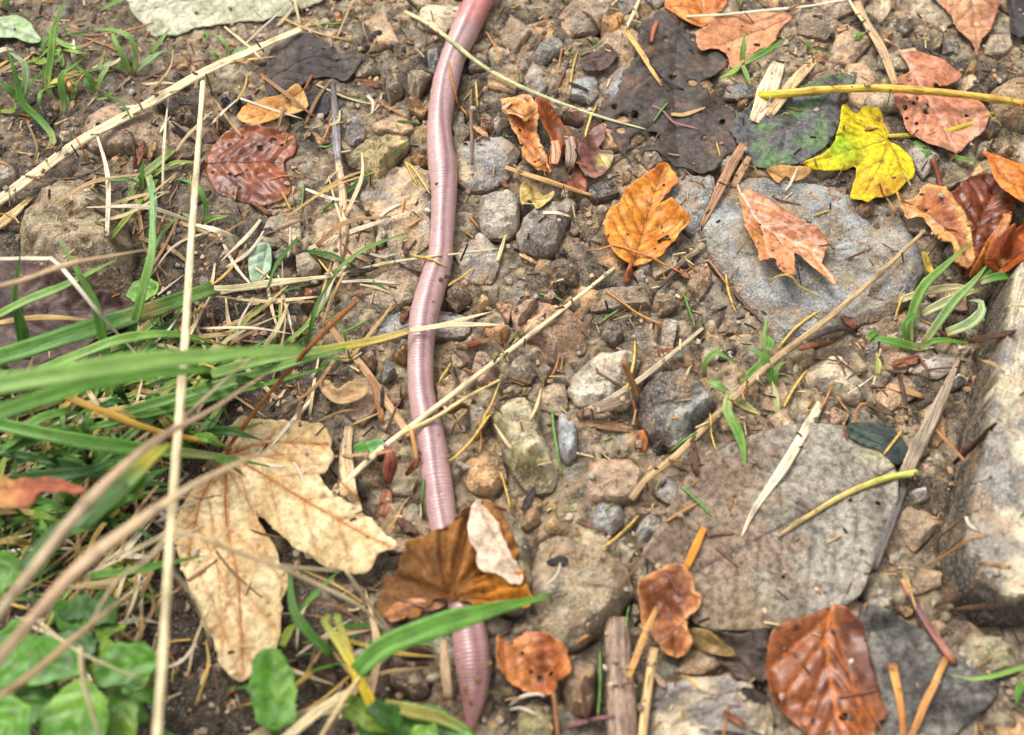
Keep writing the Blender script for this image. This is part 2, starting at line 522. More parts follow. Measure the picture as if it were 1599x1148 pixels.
def stone_mesh(r_of_th, cx, cy, z0, h, N, RG, power, seed, tilt=(0, 0), facets=5, rough=0.05, sink=0.004, flat=0.75, edges=None):
    rs = np.random.default_rng(seed)
    th = np.linspace(0, 2 * np.pi, N, endpoint=False)
    t = np.concatenate([np.linspace(0, 0.7, max(3, int(RG * 0.6))), np.linspace(0.7, 1.0, max(3, RG - int(RG * 0.6)) + 1)[1:]])
    T, TH = np.meshgrid(t, th, indexing='ij')
    R = r_of_th[None, :] * T
    X, Y = R * np.cos(TH), R * np.sin(TH)
    Rm = r_of_th.mean()
    bev = np.clip((1.7 / power) * (1 + 0.75 * fbm(np.cos(th) * 1.3 + seed, np.sin(th) * 1.3 + 3, 3, seed + 21)), 0.04, 0.9)
    bev = bev * (1 + 0.25 * fbm(np.cos(th) * 6 + seed, np.sin(th) * 6, 2, seed + 22))
    zt = h * np.clip((1 - T) / bev[None, :], 0, 1)
    top = h * flat + tilt[0] * X + tilt[1] * Y
    if edges is not None:                                # one chiselled face for every side of the outline
        ep = np.asarray(edges) - np.array([cx, cy]); zt = np.full(X.shape, h)
        sgn = np.sign(np.dot(ep[:, 0], np.roll(ep[:, 1], -1)) - np.dot(ep[:, 1], np.roll(ep[:, 0], -1)))
        for i in range(len(ep)):
            e_ = ep[(i + 1) % len(ep)] - ep[i]; L_ = np.hypot(*e_) + 1e-9
            dd = sgn * (e_[0] * (Y - ep[i][1]) - e_[1] * (X - ep[i][0])) / L_
            zt = np.minimum(zt, h * 0.12 + np.maximum(dd, 0) * h / (Rm * rs.choice([.12, .2, .35, .6, .9])))
        zt = np.where(T >= 0.999, 0.05 * h, zt)
    zz = np.minimum(zt, top)
    for k in range(facets + 3):
        a = rs.uniform(0, 2 * np.pi); sl = rs.uniform(0.3, 2.0); off = rs.uniform(0.3, 0.9)
        u = X * math.cos(a) + Y * math.sin(a)
        zz = np.minimum(zz, h * flat + sl * h / Rm * (off * Rm - u))
    zz = np.maximum(zz, 0.42 * zt)
    sc = max(Rm, 0.004)
    nz = fbm(X / sc * 2.2 + seed, Y / sc * 2.2, 4, seed)
    wx = X + 0.3 * sc * nz
    # broken steps and ledges
    st_ = fbm(wx / sc * 1.6 + seed, Y / sc * 3.0, 3, seed + 2) * 3.0
    led = (np.floor(st_) + sm(0.35, 0.65, st_ - np.floor(st_))) / 3.0
    nf = fbm(X / 0.0035 + seed * 3, Y / 0.0035, 4, seed + 5, 0.65)
    zz = zz + (rough * 2.0 * nz + rough * 3.6 * led) * h + 0.0012 * (0.6 - 1.6 * np.abs(nf)) * min(1, h / 0.004) * (1.0 if h < 0.5 else 0) + (0.10 * fbm(X * 3 + seed, Y * 3, 3, seed + 5) if h > 0.5 else 0)
    jr = 1 + 0.05 * T * (fbm(np.cos(TH) * 3.0 + seed, np.sin(TH) * 3.0, 4, seed, 0.65))
    X, Y = X * jr, Y * jr
    vs = [[cx, cy, z0 + zz[0, 0]]]
    rows = [np.stack([cx + X[i], cy + Y[i], z0 + zz[i]], -1) for i in range(1, len(t))]
    edge = rows[-1]
    b1 = edge.copy(); b1[:, :2] = np.array([cx, cy]) + (edge[:, :2] - [cx, cy]) * 1.015; b1[:, 2] = np.minimum(edge[:, 2] - 0.3 * h - 0.0005, z0 - sink * 0.4)
    b2 = edge.copy(); b2[:, :2] = np.array([cx, cy]) + (edge[:, :2] - [cx, cy]) * 0.8; b2[:, 2] = z0 - sink - 0.2 * h
    rows += [b1, b2]
    V = np.vstack([np.array(vs)] + rows + [np.array([[cx, cy, z0 - sink - 0.3 * h]])])
    F = []
    m = len(rows)
    for j in range(N):
        F.append((0, 1 + j, 1 + (j + 1) % N))
    for i in range(m - 1):
        a = 1 + i * N
        for j in range(N):
            j2 = (j + 1) % N
            F.append((a + j, a + N + j, a + N + j2, a + j2))
    last = len(V) - 1; a = 1 + (m - 1) * N
    for j in range(N):
        F.append((last, a + (j + 1) % N, a + j))
    return V, F

def radial(poly, c, N):
    th = np.linspace(0, 2 * np.pi, N, endpoint=False)
    out = np.zeros(N)
    pts = np.asarray(poly) - c
    m = len(pts)
    for k, a in enumerate(th):
        dx, dy = math.cos(a), math.sin(a); best = 0
        for i in range(m):
            ax, ay = pts[i]; bx, by = pts[(i + 1) % m]
            ex, ey = bx - ax, by - ay
            den = dx * ey - dy * ex
            if abs(den) < 1e-12: continue
            t = (ax * ey - ay * ex) / den; u = (ax * dy - ay * dx) / den
            if t > 0 and -1e-6 <= u <= 1 + 1e-6: best = max(best, t)
        out[k] = best
    if out.min() <= 0: out = np.where(out <= 0, out[out > 0].mean(), out)
    k3 = (np.roll(out, 1) + 6 * out + np.roll(out, -1)) / 8
    return k3

STONE_SEED = [100]
def stone(name, label, poly, h, col, power=5, tilt=(0, 0), facets=5, rough=0.05, col2=None, zp=0.5, flat=0.75, cat='stone', group=None, sink=0.004, moss=0, base=None, chis=False, mud=0.45):
    """poly: outline read from the photo, h: height above the soil in mm"""
    STONE_SEED[0] += 1
    seed = STONE_SEED[0]
    h = h * mmm * 1.35
    poly = np.asarray(poly, float)
    c0 = poly.mean(0)
    p = proj_surface(c0[0], c0[1], H)
    g = P(poly[:, 0], poly[:, 1], p[2])
    z0 = float(np.median(hat(g[:, 0], g[:, 1], H))) if base is None else base * mmm
    w = P(poly[:, 0], poly[:, 1], z0 + zp * h)
    c = w[:, :2].mean(0)
    size = np.hypot(*(w[:, :2] - c).T).mean()
    N = int(np.clip(size * 2 * np.pi / 0.001, 32, 130)); RG = int(np.clip(size / 0.001, 9, 46))
    sm_poly = w[:, :2] if chis else catmull(w[:, :2], max(len(poly) * 4, 24), True)
    sm_poly = 0.2 * sm_poly + 0.8 * np.array([w[int(i / 4) % len(w), :2] * (1 - (i % 4) / 4) + w[(int(i / 4) + 1) % len(w), :2] * ((i % 4) / 4) for i in range(len(sm_poly))]) if (not chis and len(sm_poly) == len(poly) * 4) else sm_poly
    rr = radial(sm_poly, c, N)
    V, F = stone_mesh(rr, c[0], c[1], z0, h, N, RG, power, seed, tilt, facets, rough, sink, flat, w[:, :2] if chis else None)
    ca = np.asarray(col) * np.array([1.24, 1.25, 1.2]); cb = np.asarray(col2) if col2 is not None else ca * 0.75
    f = sm(-0.25, 0.3, fbm(V[:, 0] / 0.009, V[:, 1] / 0.009, 3, seed + 9))
    cols = lerp(np.broadcast_to(ca, (len(V), 3)), np.broadcast_to(cb, (len(V), 3)), f)
    # soil washed against the foot of the stone
    ft = sm(0.0022, 0.0003, V[:, 2] - z0 + 0.0008 * fbm(V[:, 0] / 0.004, V[:, 1] / 0.004, 2, seed))
    cols = lerp(cols, np.broadcast_to(S(126, 100, 78), (len(V), 3)), ft * 0.6)
    md = sm(0.08, 0.34, fbm(V[:, 0] / 0.011 + seed, V[:, 1] / 0.011, 5, seed + 31, 0.6)) * mud
    cols = lerp(cols, np.broadcast_to(S(146, 126, 100), (len(V), 3)), md)
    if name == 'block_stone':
        sd = sm(0.0222, 0.0208, V[:, 2] - z0 + 0.0007 * fbm(V[:, 0] / .01, V[:, 1] / .01, 3, 5))  # block sides coloured dark brown below the rim of the top face
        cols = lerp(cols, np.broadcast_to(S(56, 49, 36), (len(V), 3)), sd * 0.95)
    if moss:
        mm = sm(0.1, 0.4, fbm(V[:, 0] / 0.006, V[:, 1] / 0.006, 4, seed + 3)) * moss
        cols = lerp(cols, np.broadcast_to(S(96, 92, 42), (len(V), 3)), mm)
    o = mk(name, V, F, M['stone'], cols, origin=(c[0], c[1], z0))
    o.data.set_sharp_from_angle(angle=math.radians(24))
    tag(o, label, cat, group)
    splat(V[:1 + N * (RG)], 1)
    carve(np.stack([c[0] + rr * np.cos(np.linspace(0, 2 * np.pi, N, endpoint=False)), c[1] + rr * np.sin(np.linspace(0, 2 * np.pi, N, endpoint=False))], -1), min(0.0032, 0.5 * h))
    return o

# ------------------------------------------------------------------ swept strips: straws, stems, blades, needles
def hull_up(s, z):
    st = []
    for i in range(len(s)):
        while len(st) >= 2:
            a, b = st[-2], st[-1]
            if (z[b] - z[a]) * (s[i] - s[a]) <= (z[i] - z[a]) * (s[b] - s[a]): st.pop()
            else: break
        st.append(i)
    return np.interp(s, s[st], z[st])

def sweep(pts, wid, thick, section='tube', twist=0.0, nrm=None, side=None):
    """pts (n,3), wid & thick full sizes per point -> verts, faces, uv"""
    n = len(pts)
    T = np.gradient(pts, axis=0); T /= np.linalg.norm(T, axis=1)[:, None] + 1e-12
    N0 = np.array([0, -0.25, 0.97]) if nrm is None else np.asarray(nrm, float)
    Sd = np.cross(T, N0); ln = np.linalg.norm(Sd, axis=1)[:, None]
    Sd = np.where(ln > 1e-3, Sd / (ln + 1e-12), np.array([1.0, 0, 0]))
    for _ in range(2): Sd[1:-1] = (Sd[:-2] + Sd[1:-1] + Sd[2:]) / 3
    Sd /= np.linalg.norm(Sd, axis=1)[:, None] + 1e-12
    Nn = np.cross(Sd, T)
    if np.ndim(twist) or twist:
        tw = np.linspace(0, twist, n) if not np.ndim(twist) else twist
        c, s = np.cos(tw)[:, None], np.sin(tw)[:, None]
        Sd, Nn = Sd * c + Nn * s, -Sd * s + Nn * c
    if section == 'tube':
        k = 10; a = np.linspace(0, 2 * np.pi, k, endpoint=False)
        sec = np.stack([np.cos(a) * .5, np.sin(a) * .5], -1)
    elif section == 'needle':
        k = 6; a = np.linspace(0, 2 * np.pi, k, endpoint=False)
        sec = np.stack([np.cos(a) * .5, np.sin(a) * .5], -1)
    elif section == 'blade':
        u = np.array([-.5, -.3, -.06, .06, .3, .5]); v = np.array([.9, .25, -.5, -.5, .25, .9])
        sec = np.vstack([np.stack([u, v + .25], -1), np.stack([u[::-1], v[::-1] - .25], -1)]); k = len(sec)
    else:  # flat, ribbed strip
        u = np.linspace(-.5, .5, 7); v = np.array([.1, .5, .15, .5, .15, .5, .1])
        sec = np.vstack([np.stack([u, v], -1), np.stack([u[::-1], -v[::-1] * .6], -1)]); k = len(sec)
    V = pts[:, None, :] + Sd[:, None, :] * (sec[None, :, 0:1] * wid[:, None, None]) + Nn[:, None, :] * (sec[None, :, 1:2] * thick[:, None, None])
    L = np.concatenate([[0], np.cumsum(np.linalg.norm(np.diff(pts, axis=0), axis=1))])
    U = np.stack(np.broadcast_arrays((sec[:, 0] + .5)[None, :], (L * 6)[:, None]), -1)
    V = V.reshape(-1, 3); U = np.stack([U[..., 0], U[..., 1]], -1).reshape(-1, 2)
    F = []
    for i in range(n - 1):
        for j in range(k):
            j2 = (j + 1) % k
            F.append((i * k + j, i * k + j2, (i + 1) * k + j2, (i + 1) * k + j))
    F.append(tuple(range(k))[::-1]); F.append(tuple((n - 1) * k + j for j in range(k)))
    return V, F, U, k

def strip_cols(n, k, stops, V, seed, var=0.15):
    t = np.linspace(0, 1, n)
    ps = [s[0] for s in stops]; cs = np.array([s[1] for s in stops])
    c = np.stack([np.interp(t, ps, cs[:, i]) for i in range(3)], -1)
    c = np.repeat(c, k, axis=0)
    return c * (1 + var * fbm(V[:, 0] / 0.004 + seed, V[:, 1] / 0.004, 3, seed)[:, None])

SEED = [500]
def strip(name, path, w, mat='straw', col=None, label=None, cat=None, group=None, zs=None, section='tube', ratio=0.55, taper=(0.8, 0.6),
          parent=None, n=None, hull=True, twist=0.0, stops=None, splat_it=True, gap=0.0, wobble=0.0, mid=1.0, nrm=None, wprof=None):
    """path read from the photo; w width in photo pixels; zs heights in mm above the datum, or None to lie on what is below"""
    SEED[0] += 1; seed = SEED[0]
    path = np.asarray(path, float)
    ln = np.hypot(*np.diff(path, axis=0).T).sum()
    n = n or int(np.clip(ln / 9, 8, 90))
    q = catmull(path, n)
    if wobble:
        q = q + wobble * np.stack([fbm(np.linspace(0, ln / 60, n) + seed, np.zeros(n), 3, seed), fbm(np.linspace(0, ln / 60, n) + seed, np.zeros(n), 3, seed + 1)], -1)
    px0 = 0.00025
    if zs is None:
        z = np.zeros(n)
        for _ in range(3):
            p = P(q[:, 0], q[:, 1], z); z = hat(p[:, 0], p[:, 1])
        s = np.linspace(0, 1, n)
        zh = hull_up(s, z)
        z = (zh if hull else 0.35 * zh + 0.65 * np.maximum(blur1(z), z)) + w * px0 * ratio * 0.42 + gap * mmm
    else:
        z = np.interp(np.linspace(0, 1, n), np.linspace(0, 1, len(zs)), zs) * mmm
        z = catmull(np.stack([np.linspace(0, 1, len(zs)), np.asarray(zs) * mmm], -1), n)[:, 1] if len(zs) > 2 else z
    pts = P(q[:, 0], q[:, 1], z)
    sc = pxsize(pts)
    t = np.linspace(0, 1, n)
    if wprof is not None:
        prof = np.interp(t, np.linspace(0, 1, len(wprof)), wprof)
    else:
        prof = np.interp(t, [0, 0.5, 1], [taper[0], mid, taper[1]])
    prof = prof * (1 + 0.10 * fbm(t * ln / 40 + seed, t * 0 + 3, 3, seed))
    nd = np.zeros(n)
    if mat == 'straw' and ln > 190 and w >= 6:
        tn = random.uniform(.12, .3)
        while tn < .95:
            nd = np.maximum(nd, np.exp(-((t - tn) * ln / 9) ** 2)); tn += random.uniform(110, 210) / ln
        prof = prof * (1 + 0.22 * nd)
    wid = w * sc * prof
    V, F, U, k = sweep(pts, wid, np.maximum(wid * ratio, 0.00012) if section in ('tube', 'needle') else np.maximum(w * sc * prof * ratio * 0.5, 0.00012), section, twist, nrm)
    st = stops if stops else [(0, col), (1, col)]
    cols = strip_cols(n, k, st, V, seed) * (1 - 0.45 * np.repeat(nd, k))[:, None]
    o = mk(name, V, F, M[mat], cols, U, parent=parent, origin=None if parent is not None else pts[0])
    if parent is None: tag(o, label, cat, group)
    if splat_it and zs is None: splat(V)
    return o

def blur1(z):
    y = np.pad(z, 2, mode='edge')
    return (y[:-4] + y[1:-3] + y[2:-2] + y[3:-1] + y[4:]) / 5

# ------------------------------------------------------------------ leaves
def resample_closed(poly, step):
    q = np.vstack([poly, poly[:1]])
    L = np.concatenate([[0], np.cumsum(np.hypot(*np.diff(q, axis=0).T))])
    n = max(16, int(L[-1] / step))
    s = np.linspace(0, L[-1], n, endpoint=False)
    return np.stack([np.interp(s, L, q[:, 0]), np.interp(s, L, q[:, 1])], -1)

def auto_veins(mid, poly, n, ang, t0=0.08, t1=0.92, bend=0.25):
    """side veins leaving a midrib (xy) towards the edge"""
    m = catmull(mid, 60)
    out = []
    step = 0.0008
    for k in range(n):
        t = t0 + (t1 - t0) * k / max(1, n - 1)
        i = int(t * 58)
        d = m[i + 1] - m[i]; d /= np.linalg.norm(d) + 1e-12
        for sgn in (1, -1):
            a0 = sgn * (ang + random.uniform(-.06, .06))
            aa = a0 * (1 - bend * 0.02) ** np.arange(120)
            dd = np.stack([d[0] * np.cos(aa) - d[1] * np.sin(aa), d[0] * np.sin(aa) + d[1] * np.cos(aa)], -1)
            pp = np.vstack([m[i], m[i] + np.cumsum(dd * step, axis=0)])
            ok = in_poly(pp[:, 0], pp[:, 1], poly); ok[0] = True
            kk = int(np.argmin(ok)) if not ok.all() else len(pp)
            pl = pp[:kk:4]
            if len(pl) > 2: out.append(np.array(pl))
    return out

def leaf(label, poly, col, col2=None, mid=None, mains=(), nside=6, ang=0.85, vein_col=None, vw=0.0006, mat='leaf_wet', lift=0.4, cup=0.0, fold=0.0, pleat=0.35, wav=0.8,
         wavl=0.012, drape=1.0, tilt=(0, 0), holes=(), nspots=0, spot_col=None, jag=0.25, serr=0.0, petiole=None, pet_w=6, pet_col=None, roll=(), blotch=0.012, bl=(-.15, .3),
         edge_col=None, edge_w=0.002, name='fallen_leaf', cat='leaf', group=None, z_abs=None, parent=None, humps=(), res=None, paint=None, thick=0.22, rib=1.0, vein_up=False, smoothout=True, pet_zs=None, soft=0.004):
    SEED[0] += 1; seed = SEED[0]
    col = np.asarray(col); col2 = col * 0.6 if col2 is None else np.asarray(col2)
    vein_col = col * 0.55 if vein_col is None else np.asarray(vein_col)
    poly = np.asarray(poly, float)
    HB = blur(dilate(HC, soft * 0.6), soft)
    c0 = poly.mean(0)
    if z_abs is not None:
        zc = z_abs * mmm
    else:
        p = proj_surface(poly[:, 0], poly[:, 1], HB)
        zc = float(hat(p[:, 0], p[:, 1], HB).mean()) + lift * mmm
    W = lambda pts: P(np.asarray(pts, float)[:, 0], np.asarray(pts, float)[:, 1], zc)[:, :2]
    # lean the projection plane with the ground so that pixels stay put on uneven ground
    def Wd(pts):
        pts = np.asarray(pts, float)
        z = np.full(len(pts), zc)
        if z_abs is None and drape > 0:
            for _ in range(3):
                q = P(pts[:, 0], pts[:, 1], z); z = (1 - drape) * zc + drape * (hat(q[:, 0], q[:, 1], HB) + lift * mmm)
        return P(pts[:, 0], pts[:, 1], z)[:, :2]
    w0 = Wd(poly)
    area = 0.5 * abs(np.dot(w0[:, 0], np.roll(w0[:, 1], 1)) - np.dot(w0[:, 1], np.roll(w0[:, 0], 1)))
    stp = res or float(np.clip(math.sqrt(area / 2300), 0.0006, 0.0014))
    out = catmull(w0, len(w0) * 6, True) if smoothout else w0
    out = resample_closed(out, stp)
    cen = out.mean(0)
    # ragged or toothed rim
    tang = np.roll(out, -1, 0) - np.roll(out, 1, 0); tang /= np.linalg.norm(tang, axis=1)[:, None] + 1e-12
    nor = np.stack([tang[:, 1], -tang[:, 0]], -1)
    sA = np.arange(len(out)) * stp
    dj = jag * mmm * (fbm(sA / 0.006 + seed, sA * 0, 4, seed, 0.7) * 2.6)
    if serr: dj = dj + serr * mmm * (np.abs(((sA / 0.0032) % 1) - 0.3))
    out = out + nor * dj[:, None]
    size = np.hypot(*(out - cen).T).mean()
    midw = W([poly[0], poly[len(poly) // 2]]) if mid is None else Wd(mid)
    midc = catmull(midw, 24)
    mains_w = [catmull(Wd(m), 16) for m in mains]
    veins = auto_veins(midw, out, nside, ang) if nside else []
    for m_ in mains_w: veins += auto_veins(m_, out, max(2, nside - 1), ang * 0.9) if nside else []
    vein_lines = [midc] + mains_w
    # interior points
    lo, hi = out.min(0), out.max(0)
    xs = np.arange(lo[0], hi[0], stp); ys = np.arange(lo[1], hi[1], stp * 0.866)
    X, Y = np.meshgrid(xs, ys); X = X + (np.arange(len(ys)) % 2)[:, None] * stp * 0.5
    X = X.ravel() + RNG.uniform(-.12, .12, X.size) * stp; Y = Y.ravel() + RNG.uniform(-.12, .12, Y.size) * stp
    k = in_poly(X, Y, out); X, Y = X[k], Y[k]
    ed, _, _ = seg_dist(X, Y, out, True)
    k = ed > stp * 0.55; X, Y = X[k], Y[k]
    hol = []
    for hx, hy, hr in holes:
        c = Wd([(hx, hy)])[0]; r = hr * pxsize(np.array([c[0], c[1], zc]))
        nn = max(7, int(2 * np.pi * r / stp)); a = np.linspace(0, 2 * np.pi, nn, endpoint=False)
        rr = r * (1 + 0.35 * fbm(np.cos(a) * 1.5 + hx, np.sin(a) * 1.5 + hy, 2, seed))
        hp = np.stack([c[0] + rr * np.cos(a), c[1] + rr * np.sin(a)], -1); hol.append(hp)
        d, _, _ = seg_dist(X, Y, hp, True)
        k = ~(in_poly(X, Y, hp) | (d < stp * .5)); X, Y = X[k], Y[k]
    pts = [Vector(p) for p in out]; edges = [(i, (i + 1) % len(out)) for i in range(len(out))]
    for hp in hol:
        b = len(pts); pts += [Vector(p) for p in hp]; edges += [(b + i, b + (i + 1) % len(hp)) for i in range(len(hp))]
    pts += [Vector((a, b)) for a, b in zip(X, Y)]
    vo, _, fo, _, _, _ = delaunay_2d_cdt(pts, edges, [], 0, 1e-7)
    v2 = np.array([(p.x, p.y) for p in vo])
    fc = np.array([f for f in fo if len(f) == 3])
    ctr = v2[fc].mean(1)
    k = in_poly(ctr[:, 0], ctr[:, 1], out)
    for hp in hol: k &= ~in_poly(ctr[:, 0], ctr[:, 1], hp)
    fc = fc[k]
    used = np.unique(fc); rm = -np.ones(len(v2), int); rm[used] = np.arange(len(used))
    v2 = v2[used]; fc = rm[fc]
    # wind upwards
    a, b, c = v2[fc[:, 0]], v2[fc[:, 1]], v2[fc[:, 2]]
    flip = ((b[:, 0] - a[:, 0]) * (c[:, 1] - a[:, 1]) - (b[:, 1] - a[:, 1]) * (c[:, 0] - a[:, 0])) < 0
    fc[flip] = fc[flip][:, ::-1]
    humpw = [(W([(hx, hy)])[0], hr * 0.00025, hz * mmm) for hx, hy, hr, hz in humps]
    def zfun(x, y, withv=True):
        e, _, _ = seg_dist(x, y, out, True)
        g = hat(x, y, HB) + lift * mmm if z_abs is None else zc
        z = drape * g + (1 - drape) * zc if z_abs is None else np.full(np.shape(x), zc)
        dm, _, _ = seg_dist(x, y, midc)
        if mains_w:
            for m_ in mains_w: dm = np.minimum(dm, seg_dist(x, y, m_)[0])
        z = z + fold * mmm * dm / size
        z = z + cup * mmm * np.exp(-(e / (0.35 * size)) ** 2)
        z = z + 0.95 * wav * mmm * fbm(x / wavl + seed, y / wavl, 3, seed)
        z = z + tilt[0] * (x - cen[0]) + tilt[1] * (y - cen[1])
        for hc, hr, hz in humpw:
            z = z + hz * np.exp(-((x - hc[0]) ** 2 + (y - hc[1]) ** 2) / (hr * hr))
        if withv and pleat:
            dv = np.full(np.shape(x), 1.0)
            for vl in veins: dv = np.minimum(dv, seg_dist(x, y, vl)[0])
            z = z - (-1 if vein_up else 1) * pleat * mmm * (np.exp(-(dv / 0.0012) ** 2) + 1.3 * np.exp(-(dm / 0.0016) ** 2))
        return (z if z_abs is not None else np.maximum(z, hat(x, y) + 0.0003)), e
    z, e = zfun(v2[:, 0], v2[:, 1])
    dm, _, _ = seg_dist(v2[:, 0], v2[:, 1], midc)
    for m_ in mains_w: dm = np.minimum(dm, seg_dist(v2[:, 0], v2[:, 1], m_)[0])
    dv = np.full(len(v2), 1.0)
    for vl in veins: dv = np.minimum(dv, seg_dist(v2[:, 0], v2[:, 1], vl)[0])
    f = sm(bl[0], bl[1], fbm(v2[:, 0] / blotch + seed, v2[:, 1] / blotch, 4, seed + 2))
    cols = lerp(np.broadcast_to(col, (len(v2), 3)), np.broadcast_to(col2, (len(v2), 3)), f)
    if paint is not None: cols = paint(v2, cols, Wd)
    if edge_col is not None:
        cols = lerp(cols, np.broadcast_to(np.asarray(edge_col), cols.shape), np.exp(-(e / edge_w) ** 2) * 0.9)
    cols = lerp(cols, np.broadcast_to(vein_col, cols.shape), 0.42 * np.exp(-(dv / vw) ** 2) * rib)
    cols = lerp(cols, np.broadcast_to(vein_col, cols.shape), 0.8 * np.exp(-(dm / 0.0007) ** 2) * rib)
    for _ in range(nspots):
        i = random.randrange(len(v2)); r = random.uniform(0.0005, 0.0013)
        dd = np.hypot(v2[:, 0] - v2[i, 0], v2[:, 1] - v2[i, 1])
        cols = lerp(cols, np.broadcast_to(spot_col if spot_col is not None else S(40, 28, 22), cols.shape), np.exp(-(dd / r) ** 4) * 0.9)
    cols = cols * (1 + 0.12 * fbm(v2[:, 0] / 0.003, v2[:, 1] / 0.003, 3, seed + 7)[:, None])
    v3 = np.column_stack([v2, z])
    # rolled rims
    for rx, ry, rrad, Lr, angm, rc in roll:
        c = W([(rx, ry)])[0]; R = rrad * 0.00025; Lr = Lr * mmm
        inr = np.exp(-(np.hypot(v2[:, 0] - c[0], v2[:, 1] - c[1]) / R) ** 4)
        sp = resample_closed(catmull(w0, len(w0) * 6, True), 0.0012)
        for _ in range(12): sp = (np.roll(sp, 1, 0) + 2 * sp + np.roll(sp, -1, 0)) / 4
        es, qx, qy = seg_dist(v2[:, 0], v2[:, 1], sp, True)
        # outward direction from the smoothed rim, the same for all points near it
        tg = np.roll(sp, -2, 0) - np.roll(sp, 2, 0); tg /= np.linalg.norm(tg, axis=1)[:, None]
        area_s = np.dot(sp[:, 0], np.roll(sp[:, 1], -1)) - np.dot(sp[:, 1], np.roll(sp[:, 0], -1))
        nr = np.stack([tg[:, 1], -tg[:, 0]], -1) * (1 if area_s > 0 else -1)
        near = np.argmin((sp[None, :, 0] - v2[:, 0:1]) ** 2 + (sp[None, :, 1] - v2[:, 1:2]) ** 2, axis=1)
        dirx, diry = nr[near, 0], nr[near, 1]; dl = 1.0
        ins = in_poly(v2[:, 0], v2[:, 1], sp)
        ee = np.where(ins, es, -es)
        s = np.clip(Lr - ee, 0, Lr * 1.25) * (inr > 0.05)
        rad = Lr / angm; thn = s / rad * inr
        out_off = rad * np.sin(thn) - s; up = rad * (1 - np.cos(thn))
        v3[:, 0] += dirx / dl * out_off; v3[:, 1] += diry / dl * out_off; v3[:, 2] += up
        if rc is not None:
            cols = lerp(cols, np.broadcast_to(np.asarray(rc), cols.shape), sm(0.5, 1.3, thn) * 0.9)
    base = midw[0]
    zb = float(zfun(np.array([base[0]]), np.array([base[1]]))[0][0])
    org = np.array([base[0], base[1], zb])
    if parent is None:
        root = empty(name, org, label, cat, group); root['_o'] = [float(v) for v in org]
        blade = mk('blade', v3, fc, M[mat], cols, parent=root)
    else:
        root = None
        blade = mk(name, v3, fc, M[mat], cols, parent=parent)
        if label: blade['label'] = label
    so = blade.modifiers.new('thickness', 'SOLIDIFY'); so.thickness = thick * mmm; so.offset = -1
    hold = root if root is not None else blade
    # midrib and main veins as low round ribs on the blade
    def vein_mesh(lines, r0, r1):
        VV, FF, CC = [], [], []; off = 0
        for ln_ in lines:
            if len(ln_) < 3: continue
            zz = zfun(ln_[:, 0], ln_[:, 1])[0] + 0.00004
            p3 = np.column_stack([ln_, zz]); wv = np.linspace(r0, r1, len(p3)) * 2
            v, f_, u, kk = sweep(p3, wv, wv * 0.7, 'needle')
            VV.append(v); FF += [tuple(i + off for i in g) for g in f_]; off += len(v)
        if not VV: return None
        V_ = np.vstack(VV); return V_, FF, np.broadcast_to(vein_col, (len(V_), 3)) * (1 + .2 * fbm(V_[:, 0] / .004, V_[:, 1] / .004, 2, 3)[:, None])
    if rib > 0:
        r = vein_mesh([midc] + mains_w, 0.0003 * rib, 0.0001 * rib)
        if r: mb = mk('midrib', r[0], r[1], M[mat], r[2], parent=hold)
        r = vein_mesh(veins, 0.00011 * rib, 0.00004 * rib)
        if r: mk('side_veins', r[0], r[1], M[mat], r[2], parent=hold)
    if petiole is not None:
        pc = pet_col if pet_col is not None else vein_col
        strip('leaf_stalk', petiole, pet_w, 'straw', pc, parent=hold, zs=pet_zs, ratio=0.9, hull=False, taper=(0.9, 1.15), splat_it=False)
    if z_abs is None: splat(v3, 2)
    return root if root is not None else blade

